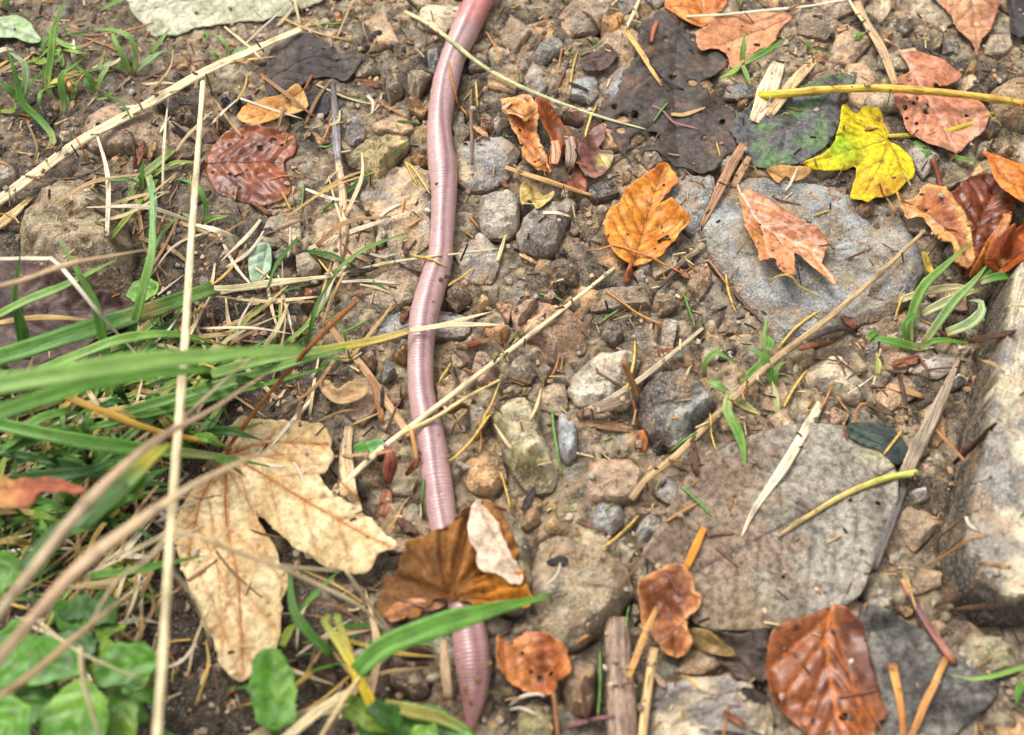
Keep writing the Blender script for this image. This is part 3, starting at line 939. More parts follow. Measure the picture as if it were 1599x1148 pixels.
# ------------------------------------------------------------------ earthworm
def earthworm():
    tab = np.array([  # x, y, width in photo pixels
        (775, -62, 40), (765, -35, 44), (752, -8, 46), (738, 22, 45), (725, 50, 43), (713, 77, 40), (704, 100, 40), (695, 133, 42), (689, 167, 40), (686, 200, 38),
        (688, 233, 41), (691, 258, 45), (693, 284, 41), (693, 317, 39), (691, 350, 37), (689, 383, 37), (687, 405, 39), (679, 433, 43), (669, 466, 46), (661, 500, 44),
        (657, 550, 41), (657, 600, 41), (661, 633, 42), (668, 666, 45), (675, 700, 48), (680, 733, 47), (685, 766, 46), (690, 800, 46), (697, 840, 44), (705, 880, 44), (714, 920, 42),
        (724, 952, 46), (732, 982, 52), (737, 1016, 56), (740, 1049, 54), (740, 1083, 45), (738, 1105, 33), (736, 1122, 22), (736, 1133, 13), (737, 1139, 5)], float)
    q = catmull(tab[:, :2], 420); 
    cum = np.concatenate([[0], np.cumsum(np.hypot(*np.diff(tab[:, :2], axis=0).T))])
    cq = np.concatenate([[0], np.cumsum(np.hypot(*np.diff(q, axis=0).T))])
    wq = np.interp(cq / cq[-1], cum / cum[-1], tab[:, 2])
    HB = blur(HC, 0.006)
    z = np.zeros(len(q))
    for _ in range(4):
        p = P(q[:, 0], q[:, 1], z)
        rad = wq * pxsize(p) * 0.5
        z = hat(p[:, 0], p[:, 1], HB) + rad * 0.86
        z = np.convolve(np.pad(z, 14, mode='edge'), np.ones(29) / 29, mode='valid')
    p = P(q[:, 0], q[:, 1], z)
    L = np.concatenate([[0], np.cumsum(np.linalg.norm(np.diff(p, axis=0), axis=1))])
    # rings of uneven length
    rl = []; s = 0
    while s < L[-1]:
        d_ = random.uniform(0.0009, 0.0016); rl.append((s, d_)); s += d_
    sv, ph = [], []
    for (s0, d_) in rl:
        for j in range(6):
            sv.append(s0 + d_ * j / 6); ph.append(j / 6)
    sv = np.array(sv); ph = np.array(ph); k = sv < L[-1]; sv, ph = sv[k], ph[k]
    pts = np.stack([np.interp(sv, L, p[:, i]) for i in range(3)], -1)
    r = np.interp(sv, L, rad)
    r = r * (1 + 0.05 * fbm(sv / .02, sv * 0, 3, 12))
    t = sv / L[-1]
    yb = P(727, 44, 0.006)[1]
    saddle = sm(yb - .003, yb + .004, pts[:, 1])                       # smooth swollen girdle near the head
    amp = 0.032 * (1 - 0.75 * saddle)
    prof = 1 - amp + amp * np.sqrt(np.clip(np.sin(np.pi * ph), 0, 1))
    T = np.gradient(pts, axis=0)
    for _ in range(6): T[1:-1] = (T[:-2] + T[1:-1] + T[2:]) / 3
    T /= np.linalg.norm(T, axis=1)[:, None]
    Sd = np.cross(T, [0, 0, 1.0]); Sd /= np.linalg.norm(Sd, axis=1)[:, None]; Nn = np.cross(Sd, T)
    K = 40; a = np.linspace(0, 2 * np.pi, K, endpoint=False)
    n = len(pts)
    A, TT = np.meshgrid(a, t)
    dors = np.pi / 2 + 0.22 + 0.3 * fbm(t * 9, t * 0, 2, 4)
    dA = np.angle(np.exp(1j * (A - dors[:, None])))
    groove = 1 - 0.08 * np.exp(-(dA / 0.16) ** 2)
    irr = 1 + 0.03 * fbm(A / 0.8 + 3, np.broadcast_to(sv[:, None] / 0.004, A.shape), 3, 8)
    rr = (r * prof)[:, None] * groove * irr
    V = pts[:, None, :] + Sd[:, None, :] * (np.cos(A) * rr * 1.0)[..., None] + Nn[:, None, :] * (np.sin(A) * rr * 0.93)[..., None]
    pink, pale, lineC, sad, tail = S(176, 142, 136), S(192, 160, 152), S(112, 78, 82), S(174, 104, 98), S(142, 94, 88)
    cols = np.broadcast_to(pink, A.shape + (3,)).copy()
    f = np.clip(0.5 + 0.5 * fbm(A * 1.2, np.broadcast_to(sv[:, None] / 0.02, A.shape), 3, 2), 0, 1)
    cols = lerp(cols, np.broadcast_to(S(158, 124, 122), cols.shape), f * 0.9)
    cols = lerp(cols, np.broadcast_to(pale, cols.shape), sm(0.7, 1.7, np.abs(dA)) * 0.8)
    cols = lerp(cols, np.broadcast_to(lineC, cols.shape), np.exp(-(dA / 0.2) ** 2) * 0.9)
    ringd = np.exp(-((ph - 0.0) / 0.16) ** 2) + np.exp(-((ph - 1.0) / 0.16) ** 2)
    cols = lerp(cols, np.broadcast_to(S(158, 114, 114), cols.shape), np.broadcast_to((ringd * 0.3 * (1 - saddle))[:, None], A.shape))
    cols = lerp(cols, np.broadcast_to(sad, cols.shape), np.broadcast_to((saddle * 0.9)[:, None], A.shape))
    cols = lerp(cols, np.broadcast_to(tail, cols.shape), np.broadcast_to((sm(0.86, 0.99, t) * 0.85)[:, None], A.shape))
    V = V.reshape(-1, 3); cols = cols.reshape(-1, 3)
    F = []
    for i in range(n - 1):
        b = i * K
        for j in range(K):
            j2 = (j + 1) % K
            F.append((b + j, b + K + j, b + K + j2, b + j2))
    F.append(tuple(range(K))); F.append(tuple((n - 1) * K + j for j in range(K))[::-1])
    o = mk('earthworm', V, F, M['worm'], cols, origin=(pts[n // 2][0], pts[n // 2][1], 0))
    tag(o, 'long pink ringed earthworm stretched out across the wet stony soil', 'earthworm')
    splat(V, 3)

# ================================================================== THE PLACE
def T(tx, ty, pts, k=1 / 3.0):            # points noted on an enlarged tile of the photo
    return [(tx + x * k, ty + y * k) for x, y in pts]

GREY, BLUE, BROWN, PINK, ORANGE, TANS, DARK, OLIVE, CREAM = (S(168, 160, 150), S(146, 148, 152), S(140, 116, 94), S(184, 150, 128), S(190, 140, 88),
    S(182, 160, 134), S(70, 66, 66), S(150, 138, 98), S(204, 190, 160))

# ------------------------------------------------------------------ big stones
stone('block_stone', 'large pale granite block with steep dark sides standing out of the soil',
      [(1556, 440), (1599, 418), (1720, 400), (1760, 700), (1740, 1040), (1640, 1018), (1599, 1003), (1533, 983), (1483, 955), (1455, 925), (1467, 849), (1490, 766), (1510, 666), (1528, 583), (1540, 510)],
      19, S(186, 174, 150), power=24, col2=S(146, 142, 136), zp=0.0, facets=0, rough=0.02, flat=0.97, sink=0.006, moss=0.0, base=0, mud=0.2)
stone('flat_stone', 'wide flat blue-grey slab under the curled brown leaf with a pale midrib',
      [(1112, 300), (1170, 272), (1260, 282), (1340, 305), (1400, 330), (1440, 378), (1442, 430), (1410, 480), (1340, 502), (1290, 530), (1215, 542), (1195, 490), (1150, 450), (1115, 400), (1098, 350)],
      4.0, S(132, 134, 136), power=14, col2=S(134, 124, 106), facets=2, rough=0.11, mud=0.4)
stone('flat_stone', 'blue-grey slab corner below the rotting black leaf', [(1040, 300), (1060, 272), (1115, 268), (1120, 300), (1100, 345), (1085, 362), (1060, 345)], 4, S(146, 148, 150), power=6, facets=3)
stone('flat_stone', 'brown slab under the thick pale straw', T(0, 0, [(370, 600), (400, 530), (480, 470), (640, 455), (760, 520), (800, 560), (880, 580), (915, 640), (905, 700), (800, 720), (640, 700), (520, 695), (430, 690)]), 6, S(156, 132, 108), power=6, col2=S(128, 108, 90), facets=3, mud=0.1)
stone('boulder', 'mottled brown mossy boulder at the end of the thick pale straw', [(20, 330), (55, 285), (110, 257), (150, 283), (185, 325), (200, 385), (192, 440), (150, 455), (105, 440), (60, 415), (15, 380)], 15, S(150, 134, 110), power=3.6, col2=S(112, 96, 72), facets=4, moss=0.45, mud=0.1)
stone('grey_stone', 'small grey stone beside the mossy boulder', [(-8, 258), (14, 254), (22, 268), (16, 282), (-8, 284)], 4, GREY)
stone('flat_stone', 'tan slab with rusty stains lying against the worm', [(563, 300), (590, 266), (640, 254), (678, 262), (680, 320), (676, 380), (660, 425), (615, 402), (590, 345), (565, 318)], 3, S(182, 156, 124), power=7, col2=S(158, 150, 140), facets=2)
stone('flat_stone', 'tan slab touching the far flank of the worm', [(706, 225), (740, 215), (785, 210), (812, 232), (800, 270), (770, 292), (742, 296), (712, 285)], 3, S(178, 156, 130), power=7, col2=S(150, 148, 146), facets=2)
stone('flat_stone', 'low tan slab beside the weathered split twig', [(486, 330), (505, 306), (550, 312), (583, 345), (585, 400), (560, 425), (520, 428), (490, 395)], 3, S(176, 152, 124), power=7, facets=2)
stone('flat_stone', 'low grey-brown bedrock patch along the worm', [(585, 430), (630, 415), (655, 432), (640, 470), (610, 488), (575, 480), (560, 450)], 2.5, S(160, 142, 122), power=7, facets=2)
stone('grey_stone', 'squarish grey stone beside its twin above the mud', [(752, 300), (795, 289), (813, 308), (810, 350), (792, 366), (756, 362), (745, 335)], 6, S(172, 162, 150), power=5, flat=0.7)
stone('grey_stone', 'darker wedge-shaped grey stone with a yellowed leaf scrap on it', [(807, 358), (818, 330), (855, 317), (895, 298), (902, 312), (884, 345), (868, 388), (838, 392), (812, 382)], 7, S(146, 136, 126), power=5, flat=0.72, col2=S(120, 112, 106))
stone('quartz_stone', 'glossy olive-yellow angular stone by the split twig', T(400, 0, [(420, 700), (470, 670), (580, 640), (660, 595), (705, 600), (710, 650), (640, 740), (570, 820), (530, 840), (505, 780), (420, 740)]), 7, S(190, 172, 122), col2=S(150, 136, 92), power=4, facets=6)
stone('mica_stone', 'silvery banded mica schist passing under the worm', [(576, 500), (600, 488), (650, 483), (700, 480), (732, 492), (735, 512), (715, 522), (660, 525), (610, 527), (578, 520)], 4.5, S(168, 166, 166), col2=S(100, 98, 100), power=4, facets=4)
stone('brown_stone', 'pinkish-brown rough stone with an orange face, under the long straw', [(798, 478), (830, 460), (872, 470), (902, 486), (920, 510), (915, 540), (892, 555), (865, 560), (845, 532), (808, 512)], 7, S(188, 150, 118), col2=S(160, 126, 104), power=4)
stone('pale_boulder', 'pale grey-white boulder beside the hollow upright stem', T(800, 383, [(255, 660), (280, 600), (340, 540), (420, 468), (560, 470), (600, 520), (570, 600), (570, 700), (540, 745), (400, 750), (300, 720)]), 8, S(188, 178, 160), col2=S(164, 158, 150), power=4)
stone('dark_boulder', 'wet dark grey boulder with a pale cap beside the hollow stem', T(800, 383, [(608, 720), (630, 620), (700, 560), (800, 545), (880, 580), (970, 710), (925, 800), (840, 880), (770, 920), (690, 880), (620, 820)]), 11, S(150, 148, 142), col2=S(92, 88, 84), power=3.2)
stone('long_stone', 'long olive-grey stone with a sharp ridge next to the green needle', [(768, 645), (795, 612), (822, 608), (838, 640), (856, 690), (872, 735), (864, 755), (828, 764), (802, 732), (784, 692)], 10, S(186, 176, 146), col2=S(150, 138, 92), power=4, facets=5)
stone('slate_stone', 'narrow blue-grey stone standing beside the green needle', [(872, 645), (886, 635), (900, 655), (904, 700), (892, 722), (873, 716)], 6, BLUE, power=4)
stone('granite_stone', 'pale speckled granite wedge in the trampled soil', [(1260, 572), (1300, 550), (1320, 550), (1346, 588), (1360, 610), (1345, 627), (1308, 613), (1264, 600)], 6, S(196, 180, 152), col2=S(170, 160, 144), power=4)
stone('mossy_stone', 'broad brown mossy stone between the curled leaf and the wooden stick', [(830, 890), (845, 842), (885, 828), (940, 848), (985, 880), (992, 920), (962, 968), (905, 1006), (870, 1012), (845, 985), (830, 935)], 10, S(140, 122, 96), col2=S(160, 144, 120), power=3.5, moss=0.4)
stone('mossy_stone', 'blue-grey stone wedged under the curled brown leaf', [(762, 792), (800, 796), (825, 835), (832, 895), (822, 950), (790, 962), (765, 905)], 9, S(158, 148, 126), col2=S(140, 142, 146), power=3.5, moss=0.4)
stone('flat_stone', 'grey-tan slab at the foot of the large grey leaf', [(1018, 1072), (1060, 1054), (1120, 1048), (1172, 1060), (1212, 1076), (1232, 1130), (1225, 1190), (1012, 1190)], 11, S(186, 168, 142), col2=S(156, 148, 140), power=6, facets=4)
stone('brown_stone', 'orange-brown stone squeezed beside the wooden stick', [(880, 1035), (905, 1025), (930, 1035), (932, 1085), (925, 1112), (895, 1112), (880, 1080)], 8, S(160, 128, 92), col2=S(128, 104, 80), power=3.4)
stone('olive_stone', 'olive stone under the small orange leaf near the worm tail', [(812, 1100), (840, 1086), (862, 1100), (866, 1160), (830, 1172), (808, 1140)], 6, OLIVE, power=3.4)
stone('gritty_stone', 'pale gritty stone cluster beside the purple twig', [(1352, 925), (1372, 905), (1398, 920), (1402, 950), (1380, 965), (1358, 960)], 6, S(180, 172, 156), rough=0.16, power=3)
stone('gritty_stone', 'grey-green stone in the shade of the granite block', [(1495, 1020), (1525, 985), (1565, 990), (1599, 1005), (1599, 1040), (1560, 1055), (1515, 1048)], 6, S(166, 156, 124), power=3.5, moss=0.3)
stone('flat_stone', 'brown slab at the path edge beside the pink leaf', [(1552, 135), (1580, 118), (1640, 112), (1650, 190), (1590, 192), (1560, 178)], 5, S(158, 130, 98), power=5)
stone('grey_stone', 'broad tan stone at the top of the path', [(872, 18), (890, 0), (930, -14), (965, -8), (960, 22), (930, 42), (890, 46)], 5, S(172, 154, 134), power=5)
stone('flat_stone', 'thin grey flake stone beside the straw', T(800, 0, [(90, 250), (130, 200), (180, 170), (240, 190), (240, 230), (170, 270), (110, 295)]), 3.5, S(146, 140, 130), power=6)
stone('brown_stone', 'orange-brown stone under the long straw fork', [(728, 716), (760, 700), (785, 712), (792, 745), (770, 770), (735, 764), (724, 745)], 5, S(180, 142, 100), power=4)
stone('flat_stone', 'pinkish low slab between the straws', [(905, 745), (935, 715), (985, 712), (1005, 735), (998, 772), (960, 785), (920, 780)], 4, S(182, 152, 128), power=5, facets=3)
stone('grey_stone', 'blue-grey stone with brown crust beside the mossy stone', [(922, 800), (940, 778), (972, 785), (976, 815), (955, 832), (928, 822)], 5, S(150, 150, 150), power=4)
stone('grey_stone', 'grey stone tucked under the rim of the large grey leaf', [(993, 830), (1010, 796), (1040, 792), (1046, 820), (1030, 848), (1000, 852)], 6, S(150, 144, 136), power=4)
stone('brown_stone', 'brown stone above the blue-grey mossy stone', [(808, 780), (825, 766), (845, 775), (845, 810), (825, 826), (806, 812)], 5, S(168, 138, 106), power=4)

# ------------------------------------------------------------------ middling stones: (x, y, w, h, height, colour, label)
MID = [
 (605, 59, 29, 26, 5, BLUE, 'blue-grey square pebble in a row of three above the dark leaf'),
 (569, 60, 24, 24, 5, S(104, 92, 98), 'purplish pebble between two grey ones'),
 (523, 14, 18, 18, 3, CREAM, 'pale pebble beside the grey-green leaf'),
 (530, 27, 26, 14, 3, ORANGE, 'flat orange pebble near the grey-green leaf'),
 (624, 75, 22, 21, 4, S(132, 118, 106), 'brown-grey pebble beside the blue square one'),
 (653, 124, 48, 42, 7, S(158, 140, 120), 'brown-grey layered stone close to the worm girdle'),
 (615, 134, 26, 36, 6, S(152, 142, 122), 'upright drab stone beside the layered stone'),
 (571, 100, 42, 36, 5, S(176, 168, 142), 'pale greenish stone touching the black leaf'),
 (653, 161, 30, 26, 5, S(192, 148, 102), 'orange pebble leaning on the worm'),
 (649, 181, 16, 16, 4, CREAM, 'whitish little stone against the worm'),
 (679, 88, 32, 36, 6, S(112, 112, 118), 'dark slate stone half under the worm'),
 (554, 201, 34, 46, 4, BLUE, 'oval slate pebble beside the split twig'),
 (654, 246, 27, 22, 4, S(196, 146, 84), 'orange cube pebble by the worm'),
 (492, 211, 48, 26, 3, S(170, 124, 92), 'flat reddish stone beside the beech leaf'),
 (722, 187, 32, 52, 5, S(150, 142, 132), 'grey slab upright beside the worm'),
 (747, 92, 36, 30, 5, S(162, 146, 128), 'grey-tan stone on the far side of the worm girdle'),
 (763, 188, 28, 18, 4, S(186, 150, 128), 'pinkish stone near the rotten twig'),
 (750, 204, 22, 18, 4, S(190, 140, 92), 'orange bead pebble near the worm'),
 (748, 219, 18, 15, 4, S(160, 122, 104), 'mauve bead pebble near the worm'),
 (597, 362, 24, 38, 4, CREAM, 'pale upright pebble set in a crack of the tan slab'),
 (478, 417, 42, 48, 6, S(164, 150, 128), 'drab stone above the charcoal heap'),
 (548, 406, 21, 27, 4, ORANGE, 'orange pebble beside the low tan slab'),
 (715, 460, 38, 40, 6, S(140, 116, 96), 'brown stone in the crook of the worm'),
 (753, 470, 24, 32, 5, S(186, 150, 106), 'orange-tan pebble between brown stones'),
 (786, 478, 28, 42, 5, S(190, 146, 112), 'pink-orange stone touching the rough brown one'),
 (776, 513, 42, 42, 6, S(192, 146, 96), 'orange stone at the forked straw end'),
 (759, 570, 46, 56, 6, S(180, 146, 122), 'pinkish stone below the reddish seed'),
 (708, 605, 60, 60, 7, S(202, 172, 128), 'cream and orange stone leaning on the worm'),
 (735, 655, 58, 48, 5, S(164, 158, 146), 'grey stone under the long straw'),
 (627, 548, 24, 30, 5, S(196, 146, 82), 'amber pebble against the worm flank'),
 (602, 575, 32, 31, 5, S(150, 152, 148), 'grey-green stone beside the amber pebble'),
 (619, 612, 24, 34, 4, S(168, 136, 106), 'brown pebble beside the bleached stalk'),
 (483, 463, 27, 26, 5, S(130, 72, 54), 'red-brown shiny pebble beside the charcoal'),
 (487, 490, 18, 28, 4, S(192, 170, 138), 'pale drop-shaped pebble under the red-brown one'),
 (523, 464, 14, 15, 3, S(118, 122, 130), 'round bluish bead pebble beside the bleached folded stalk'),
 (453, 503, 34, 22, 4, S(150, 138, 122), 'grey pebble beside the charcoal'),
 (576, 557, 22, 34, 5, S(154, 116, 88), 'brown nut-like pebble under the forked straw'),
 (815, 570, 40, 48, 6, S(154, 140, 124), 'grey stone edged by the rough brown stone'),
 (879, 572, 25, 33, 6, S(200, 164, 132), 'pinkish round pebble beside the pale boulder'),
 (851, 580, 26, 32, 4, S(146, 128, 114), 'grey-brown stone between the pinkish pebble and the grey stone'),
 (1095, 433, 42, 52, 4, S(196, 156, 122), 'pinkish tan flat stone beside the slab'),
 (1043, 470, 40, 42, 4, S(132, 112, 84), 'olive-brown stone under the crossing needles'),
 (1045, 516, 36, 50, 5, S(152, 146, 138), 'grey stone pressed in the mud'),
 (1140, 505, 44, 36, 4, S(180, 152, 132), 'pink-grey stone near the yellow needle'),
 (955, 518, 34, 34, 4, S(96, 88, 86), 'dark stone in the mud below the amber leaf'),
 (1313, 648, 38, 36, 5, S(190, 148, 122), 'pink stone below the speckled wedge'),
 (955, 33, 50, 34, 5, S(196, 144, 78), 'amber-orange stone beside the broad tan one'),
 (1107, 150, 36, 28, 6, S(156, 130, 92), 'brown stone resting on the rotting black leaf'),
 (1162, 160, 18, 14, 4, ORANGE, 'orange pebble beside the rotting leaf'),
 (944, 291, 58, 30, 6, S(104, 98, 96), 'dark grey bark-like stone above the amber beech leaf'),
 (900, 350, 22, 22, 4, S(170, 162, 146), 'pale pebble beside the dark wedge stone'),
 (896, 178, 28, 26, 5, S(168, 124, 98), 'reddish pebble at the curled orange leaf'),
 (862, 165, 36, 44, 4, S(162, 148, 132), 'grey-tan stone behind the curled orange leaf'),
 (1489, 62, 33, 31, 6, S(132, 128, 124), 'grey block pebble under the pointed brown leaf'),
 (1420, 35, 28, 25, 5, S(150, 140, 130), 'grey pebble near the wooden straw'),
 (1466, 63, 16, 21, 4, S(176, 150, 122), 'tan pebble beside the grey block pebble'),
 (1387, 53, 21, 21, 5, S(190, 152, 108), 'orange-tan pebble beside the wooden straw'),
 (1520, 102, 17, 15, 4, S(204, 160, 100), 'bright orange bead pebble beside the pink leaf'),
 (1550, 190, 34, 28, 5, S(160, 144, 124), 'grey-tan stone at the tip of the yellow leaf stalk'),
 (1541, 226, 30, 32, 5, S(176, 166, 142), 'pale stone below the pink leaf'),
 (1576, 230, 26, 22, 5, S(160, 140, 110), 'brown stone in the gap below the pink leaf'),
 (1488, 275, 38, 26, 5, S(152, 134, 112), 'brown stone above the crumpled leaves'),
 (1310, 292, 34, 38, 5, S(140, 104, 76), 'brown nut-like stone under the yellow leaf'),
 (1358, 322, 44, 32, 6, S(126, 92, 66), 'dark brown stone on the slab edge'),
 (1283, 118, 26, 24, 4, S(164, 140, 116), 'tan stone above the black-green leaf'),
 (1137, 1058, 46, 26, 5, S(180, 158, 128), 'tan stone above the grey-tan slab'),
 (1217, 788, 34, 26, 5, S(184, 138, 100), 'orange-brown clod lying on the large grey leaf'),
 (1438, 770, 26, 22, 5, S(184, 180, 176), 'whitish stone at the rim of the large grey leaf'),
 (1497, 592, 26, 26, 4, S(176, 174, 164), 'pale stone behind the grey straw'),
 (1080, 640, 20, 16, 3, S(150, 130, 110), 'small tan stone near the dark boulder'),
 (885, 300, 18, 16, 3, TANS, 'small tan pebble beside the dark wedge'),
 (905, 232, 22, 16, 3, S(120, 92, 76), 'brown bit of stone beside the curled orange leaf'),
 (500, 1030, 60, 92, 12, S(120, 94, 66), 'rounded brown clod of earth under the grass'),
 (650, 1010, 60, 46, 7, S(128, 100, 74), 'crumbly brown stone beside the worm tail'),
 (640, 1062, 70, 50, 7, S(104, 84, 64), 'dark clod below the crumbly stone'),
 (1560, 640, 16, 16, 3, CREAM, 'pale chip at the foot of the block'),
 (1190, 1010, 30, 20, 4, S(90, 84, 78), 'dark stone under the large grey leaf'),
 (590, 700, 24, 20, 4, S(130, 112, 90), 'drab pebble beside the red catkin'),
 (995, 955, 16, 36, 5, S(190, 176, 140), 'pale splinter stone by the wooden stick'),
 (1420, 950, 24, 20, 4, S(176, 140, 96), 'tan stone beside the purple twig'),
 (845, 250, 22, 20, 4, S(150, 120, 96), 'brown pebble under the curled orange leaf'),
]
for i, (x, y, w, h, ht, c, lab) in enumerate(MID):
    rs = np.random.default_rng(900 + i)
    k = rs.integers(5, 8)
    a = np.sort(rs.uniform(0, 2 * np.pi, k) * 0.35 + np.linspace(0, 2 * np.pi, k, endpoint=False))
    rr = rs.uniform(0.9, 1.22, k)
    poly = [(x + w / 2 * r_ * math.cos(t_), y + h / 2 * r_ * math.sin(t_)) for r_, t_ in zip(rr, a)]
    nm = 'pebble' if max(w, h) < 36 else ('clod' if 'clod' in lab else 'stone')
    stone(nm, lab, poly, ht, c, power=rs.uniform(4, 8), facets=5, cat='clod' if nm == 'clod' else nm, col2=c * rs.uniform(0.7, 0.9), sink=0.003, chis=True)

# dark charcoal-like pieces by the black leaf and the straw
CH = [(280, 125, 30, 18), (288, 176, 46, 36), (342, 192, 26, 26), (352, 158, 20, 12), (368, 160, 24, 30), (440, 520, 46, 40), (460, 545, 34, 26), (430, 490, 24, 20), (885, 420, 52, 60), (872, 440, 30, 30), (1030, 695, 22, 20), (250, 168, 18, 16), (560, 770, 22, 14), (880, 398, 26, 18), (1092, 505, 22, 34)]
for i, (x, y, w, h) in enumerate(CH):
    rs = np.random.default_rng(1500 + i); k = 7
    a = np.linspace(0, 2 * np.pi, k, endpoint=False); rr = rs.uniform(0.7, 1.15, k)
    stone('charcoal_lump', 'crumbly black lump of rotten wood in the soil', [(x + w / 2 * r_ * math.cos(t_), y + h / 2 * r_ * math.sin(t_)) for r_, t_ in zip(rr, a)], 3.5, S(44, 40, 42, .7), power=3, facets=6, cat='wood lump', group='black lumps of rotten wood', rough=0.12)

# flat angular chips that pave the path between the named stones
rs = np.random.default_rng(4242)
WORMX = lambda y: np.interp(y, [-20, 100, 200, 300, 400, 500, 600, 700, 800, 900, 1000, 1140], [755, 704, 686, 693, 687, 661, 657, 675, 690, 710, 735, 738])
CHIPC = [(S(176, 156, 130), 'tan'), (S(188, 156, 124), 'pinkish tan'), (S(162, 156, 148), 'grey'), (S(190, 150, 104), 'rusty'), (S(150, 130, 108), 'drab brown'), (S(196, 182, 154), 'pale'), (S(140, 142, 144), 'blue-grey')]
chips = 0
for gyp in range(-20, 1180, 52):
    for gxp in range(430, 1640, 60):
        x = gxp + rs.uniform(-20, 20); y = gyp + rs.uniform(-18, 18)
        if x < 560 and y > 430: continue
        if abs(x - WORMX(y)) < 26: continue
        q_ = proj_surface(x, y, H); a_ = int((q_[0] - gx[0]) / STEP); b_ = int((q_[1] - gy[0]) / STEP)
        if not (20 < a_ < NX - 20 and 20 < b_ < NY - 20): continue
        wdw = OCC[b_ - 4:b_ + 5, a_ - 4:a_ + 5]
        if wdw.max() > 0 or rs.random() < 0.12: continue
        k = int(rs.integers(4, 7)); th0 = rs.uniform(0, 6.28)
        ang_ = th0 + np.arange(k) * 6.283 / k + rs.uniform(-.35, .35, k)
        big_ = rs.uniform(.6, 1.35); el = rs.uniform(.7, 1.25)
        poly = [(x + 34 * big_ * el * u * math.cos(t_), y + 28 * big_ / el * u * math.sin(t_)) for t_, u in zip(ang_, rs.uniform(.75, 1.2, k))]
        c, cn = CHIPC[rs.choice(7, p=[.26, .17, .17, .12, .12, .1, .06])]
        stone('stone_chip', 'flat angular %s stone chip packed into the path' % cn, poly, rs.uniform(1.2, 2.6), c * rs.uniform(.88, 1.1), power=rs.uniform(6, 12), facets=int(rs.integers(0, 3)), cat='stone', group='%s stone chips in the path' % cn, col2=c * rs.uniform(.65, .9), sink=0.003, tilt=(rs.uniform(-.06, .06), rs.uniform(-.06, .06)), flat=.9, chis=True)
        chips += 1
print('chips', chips)

# ------------------------------------------------------------------ the worm
earthworm()
print('stones+worm', time.time() - T_START)

# ------------------------------------------------------------------ leaves lying lowest
leaf('rotting black leaf with reddish stains, holes and a brown stone on it', [(933, 172), (958, 152), (975, 120), (990, 90), (1000, 55), (1012, 28), (1050, 22), (1078, 38), (1092, 72), (1128, 86), (1138, 108), (1095, 124), (1112, 150), (1146, 168), (1152, 205), (1145, 235), (1120, 258), (1090, 268), (1058, 262), (1030, 240), (1008, 240), (982, 252), (962, 225), (945, 198)],
     S(72, 62, 55), S(104, 78, 62), mid=[(1060, 30), (1050, 130), (1060, 258)], nside=7, ang=0.8, mat='leaf_rot', wav=1.6, pleat=0.6, holes=[(973, 182, 10), (992, 178, 7), (970, 203, 7), (998, 218, 14), (1022, 212, 10), (988, 240, 11), (1022, 248, 6), (1078, 46, 8), (1085, 60, 6), (1050, 120, 5), (1082, 128, 7), (1100, 215, 6), (1040, 60, 5), (960, 165, 5), (1128, 190, 5)],
     bl=(0.0, .45), blotch=0.011, jag=1.5, soft=0.005)
leaf('dark wet black leaf curled on the path beside the pale leaf', T(400, 0, [(50, 290), (80, 200), (180, 155), (240, 148), (310, 180), (400, 240), (470, 235), (490, 270), (460, 320), (410, 370), (330, 350), (250, 365), (160, 420), (60, 440), (45, 350)]),
     S(58, 48, 44), S(80, 68, 60), mid=[(412, 130), (480, 90), (560, 88)], nside=6, mat='leaf_rot', wav=1.6, cup=-1.0, lift=1.8, jag=0.4)
leaf('scrap of black leaf beside the amber leaf tip', [(470, 150), (505, 140), (515, 165), (505, 180), (480, 178)], S(58, 50, 50), nside=3, mat='leaf_rot', wav=1.0)
leaf('large dark purple-brown leaf under the grass blades', [(-30, 400), (30, 402), (75, 412), (120, 425), (165, 442), (207, 470), (190, 500), (140, 530), (80, 560), (30, 578), (-40, 580)], S(94, 72, 66), S(66, 50, 46), mid=[(-30, 500), (80, 480), (207, 470)], nside=6, ang=0.7, mat='leaf_rot', wav=1.5, lift=6.0, cup=-2, pleat=1.0)
leaf('wide grey-brown leaf sagging over the stones under a thick pale straw', [(1003, 868), (1030, 820), (1060, 765), (1085, 730), (1125, 702), (1180, 678), (1245, 664), (1310, 667), (1355, 682), (1385, 702), (1400, 735), (1402, 775), (1390, 825), (1366, 872), (1350, 915), (1322, 945), (1270, 965), (1210, 981), (1135, 986), (1085, 972), (1060, 932), (1025, 885)],
     S(144, 136, 122), S(112, 104, 92), mid=[(1398, 730), (1260, 800), (1130, 870), (1040, 915)], nside=9, ang=1.0, mat='leaf_rot', vein_col=S(86, 70, 58), wav=1.2, wavl=0.02, pleat=0.3, lift=1.2, holes=[(1327, 783, 3.5), (1370, 787, 4.5), (1223, 902, 3)], nspots=26, jag=0.35, bl=(-.05, .5), blotch=0.012, vw=0.0009,
     cup=1.0, soft=0.007, rib=0.9, paint=lambda v, c, W: lerp(lerp(lerp(c, np.broadcast_to(S(178, 170, 116), c.shape), np.exp(-(np.hypot(*(v - W([(1378, 690)])[0]).T) / 0.008) ** 2) * 0.85), np.broadcast_to(S(112, 102, 58), c.shape), np.exp(-(np.hypot(*(v - W([(1160, 965)])[0]).T) / 0.011) ** 2) * 0.8), np.broadcast_to(S(128, 104, 82), c.shape), sm(0.0, 0.5, 0.9 * fbm(v[:, 0] / .008, v[:, 1] / .008, 4, 66) + 1.1 - 24 * (v[:, 0] - W([(1060, 830)])[0][0])) * 0.75))
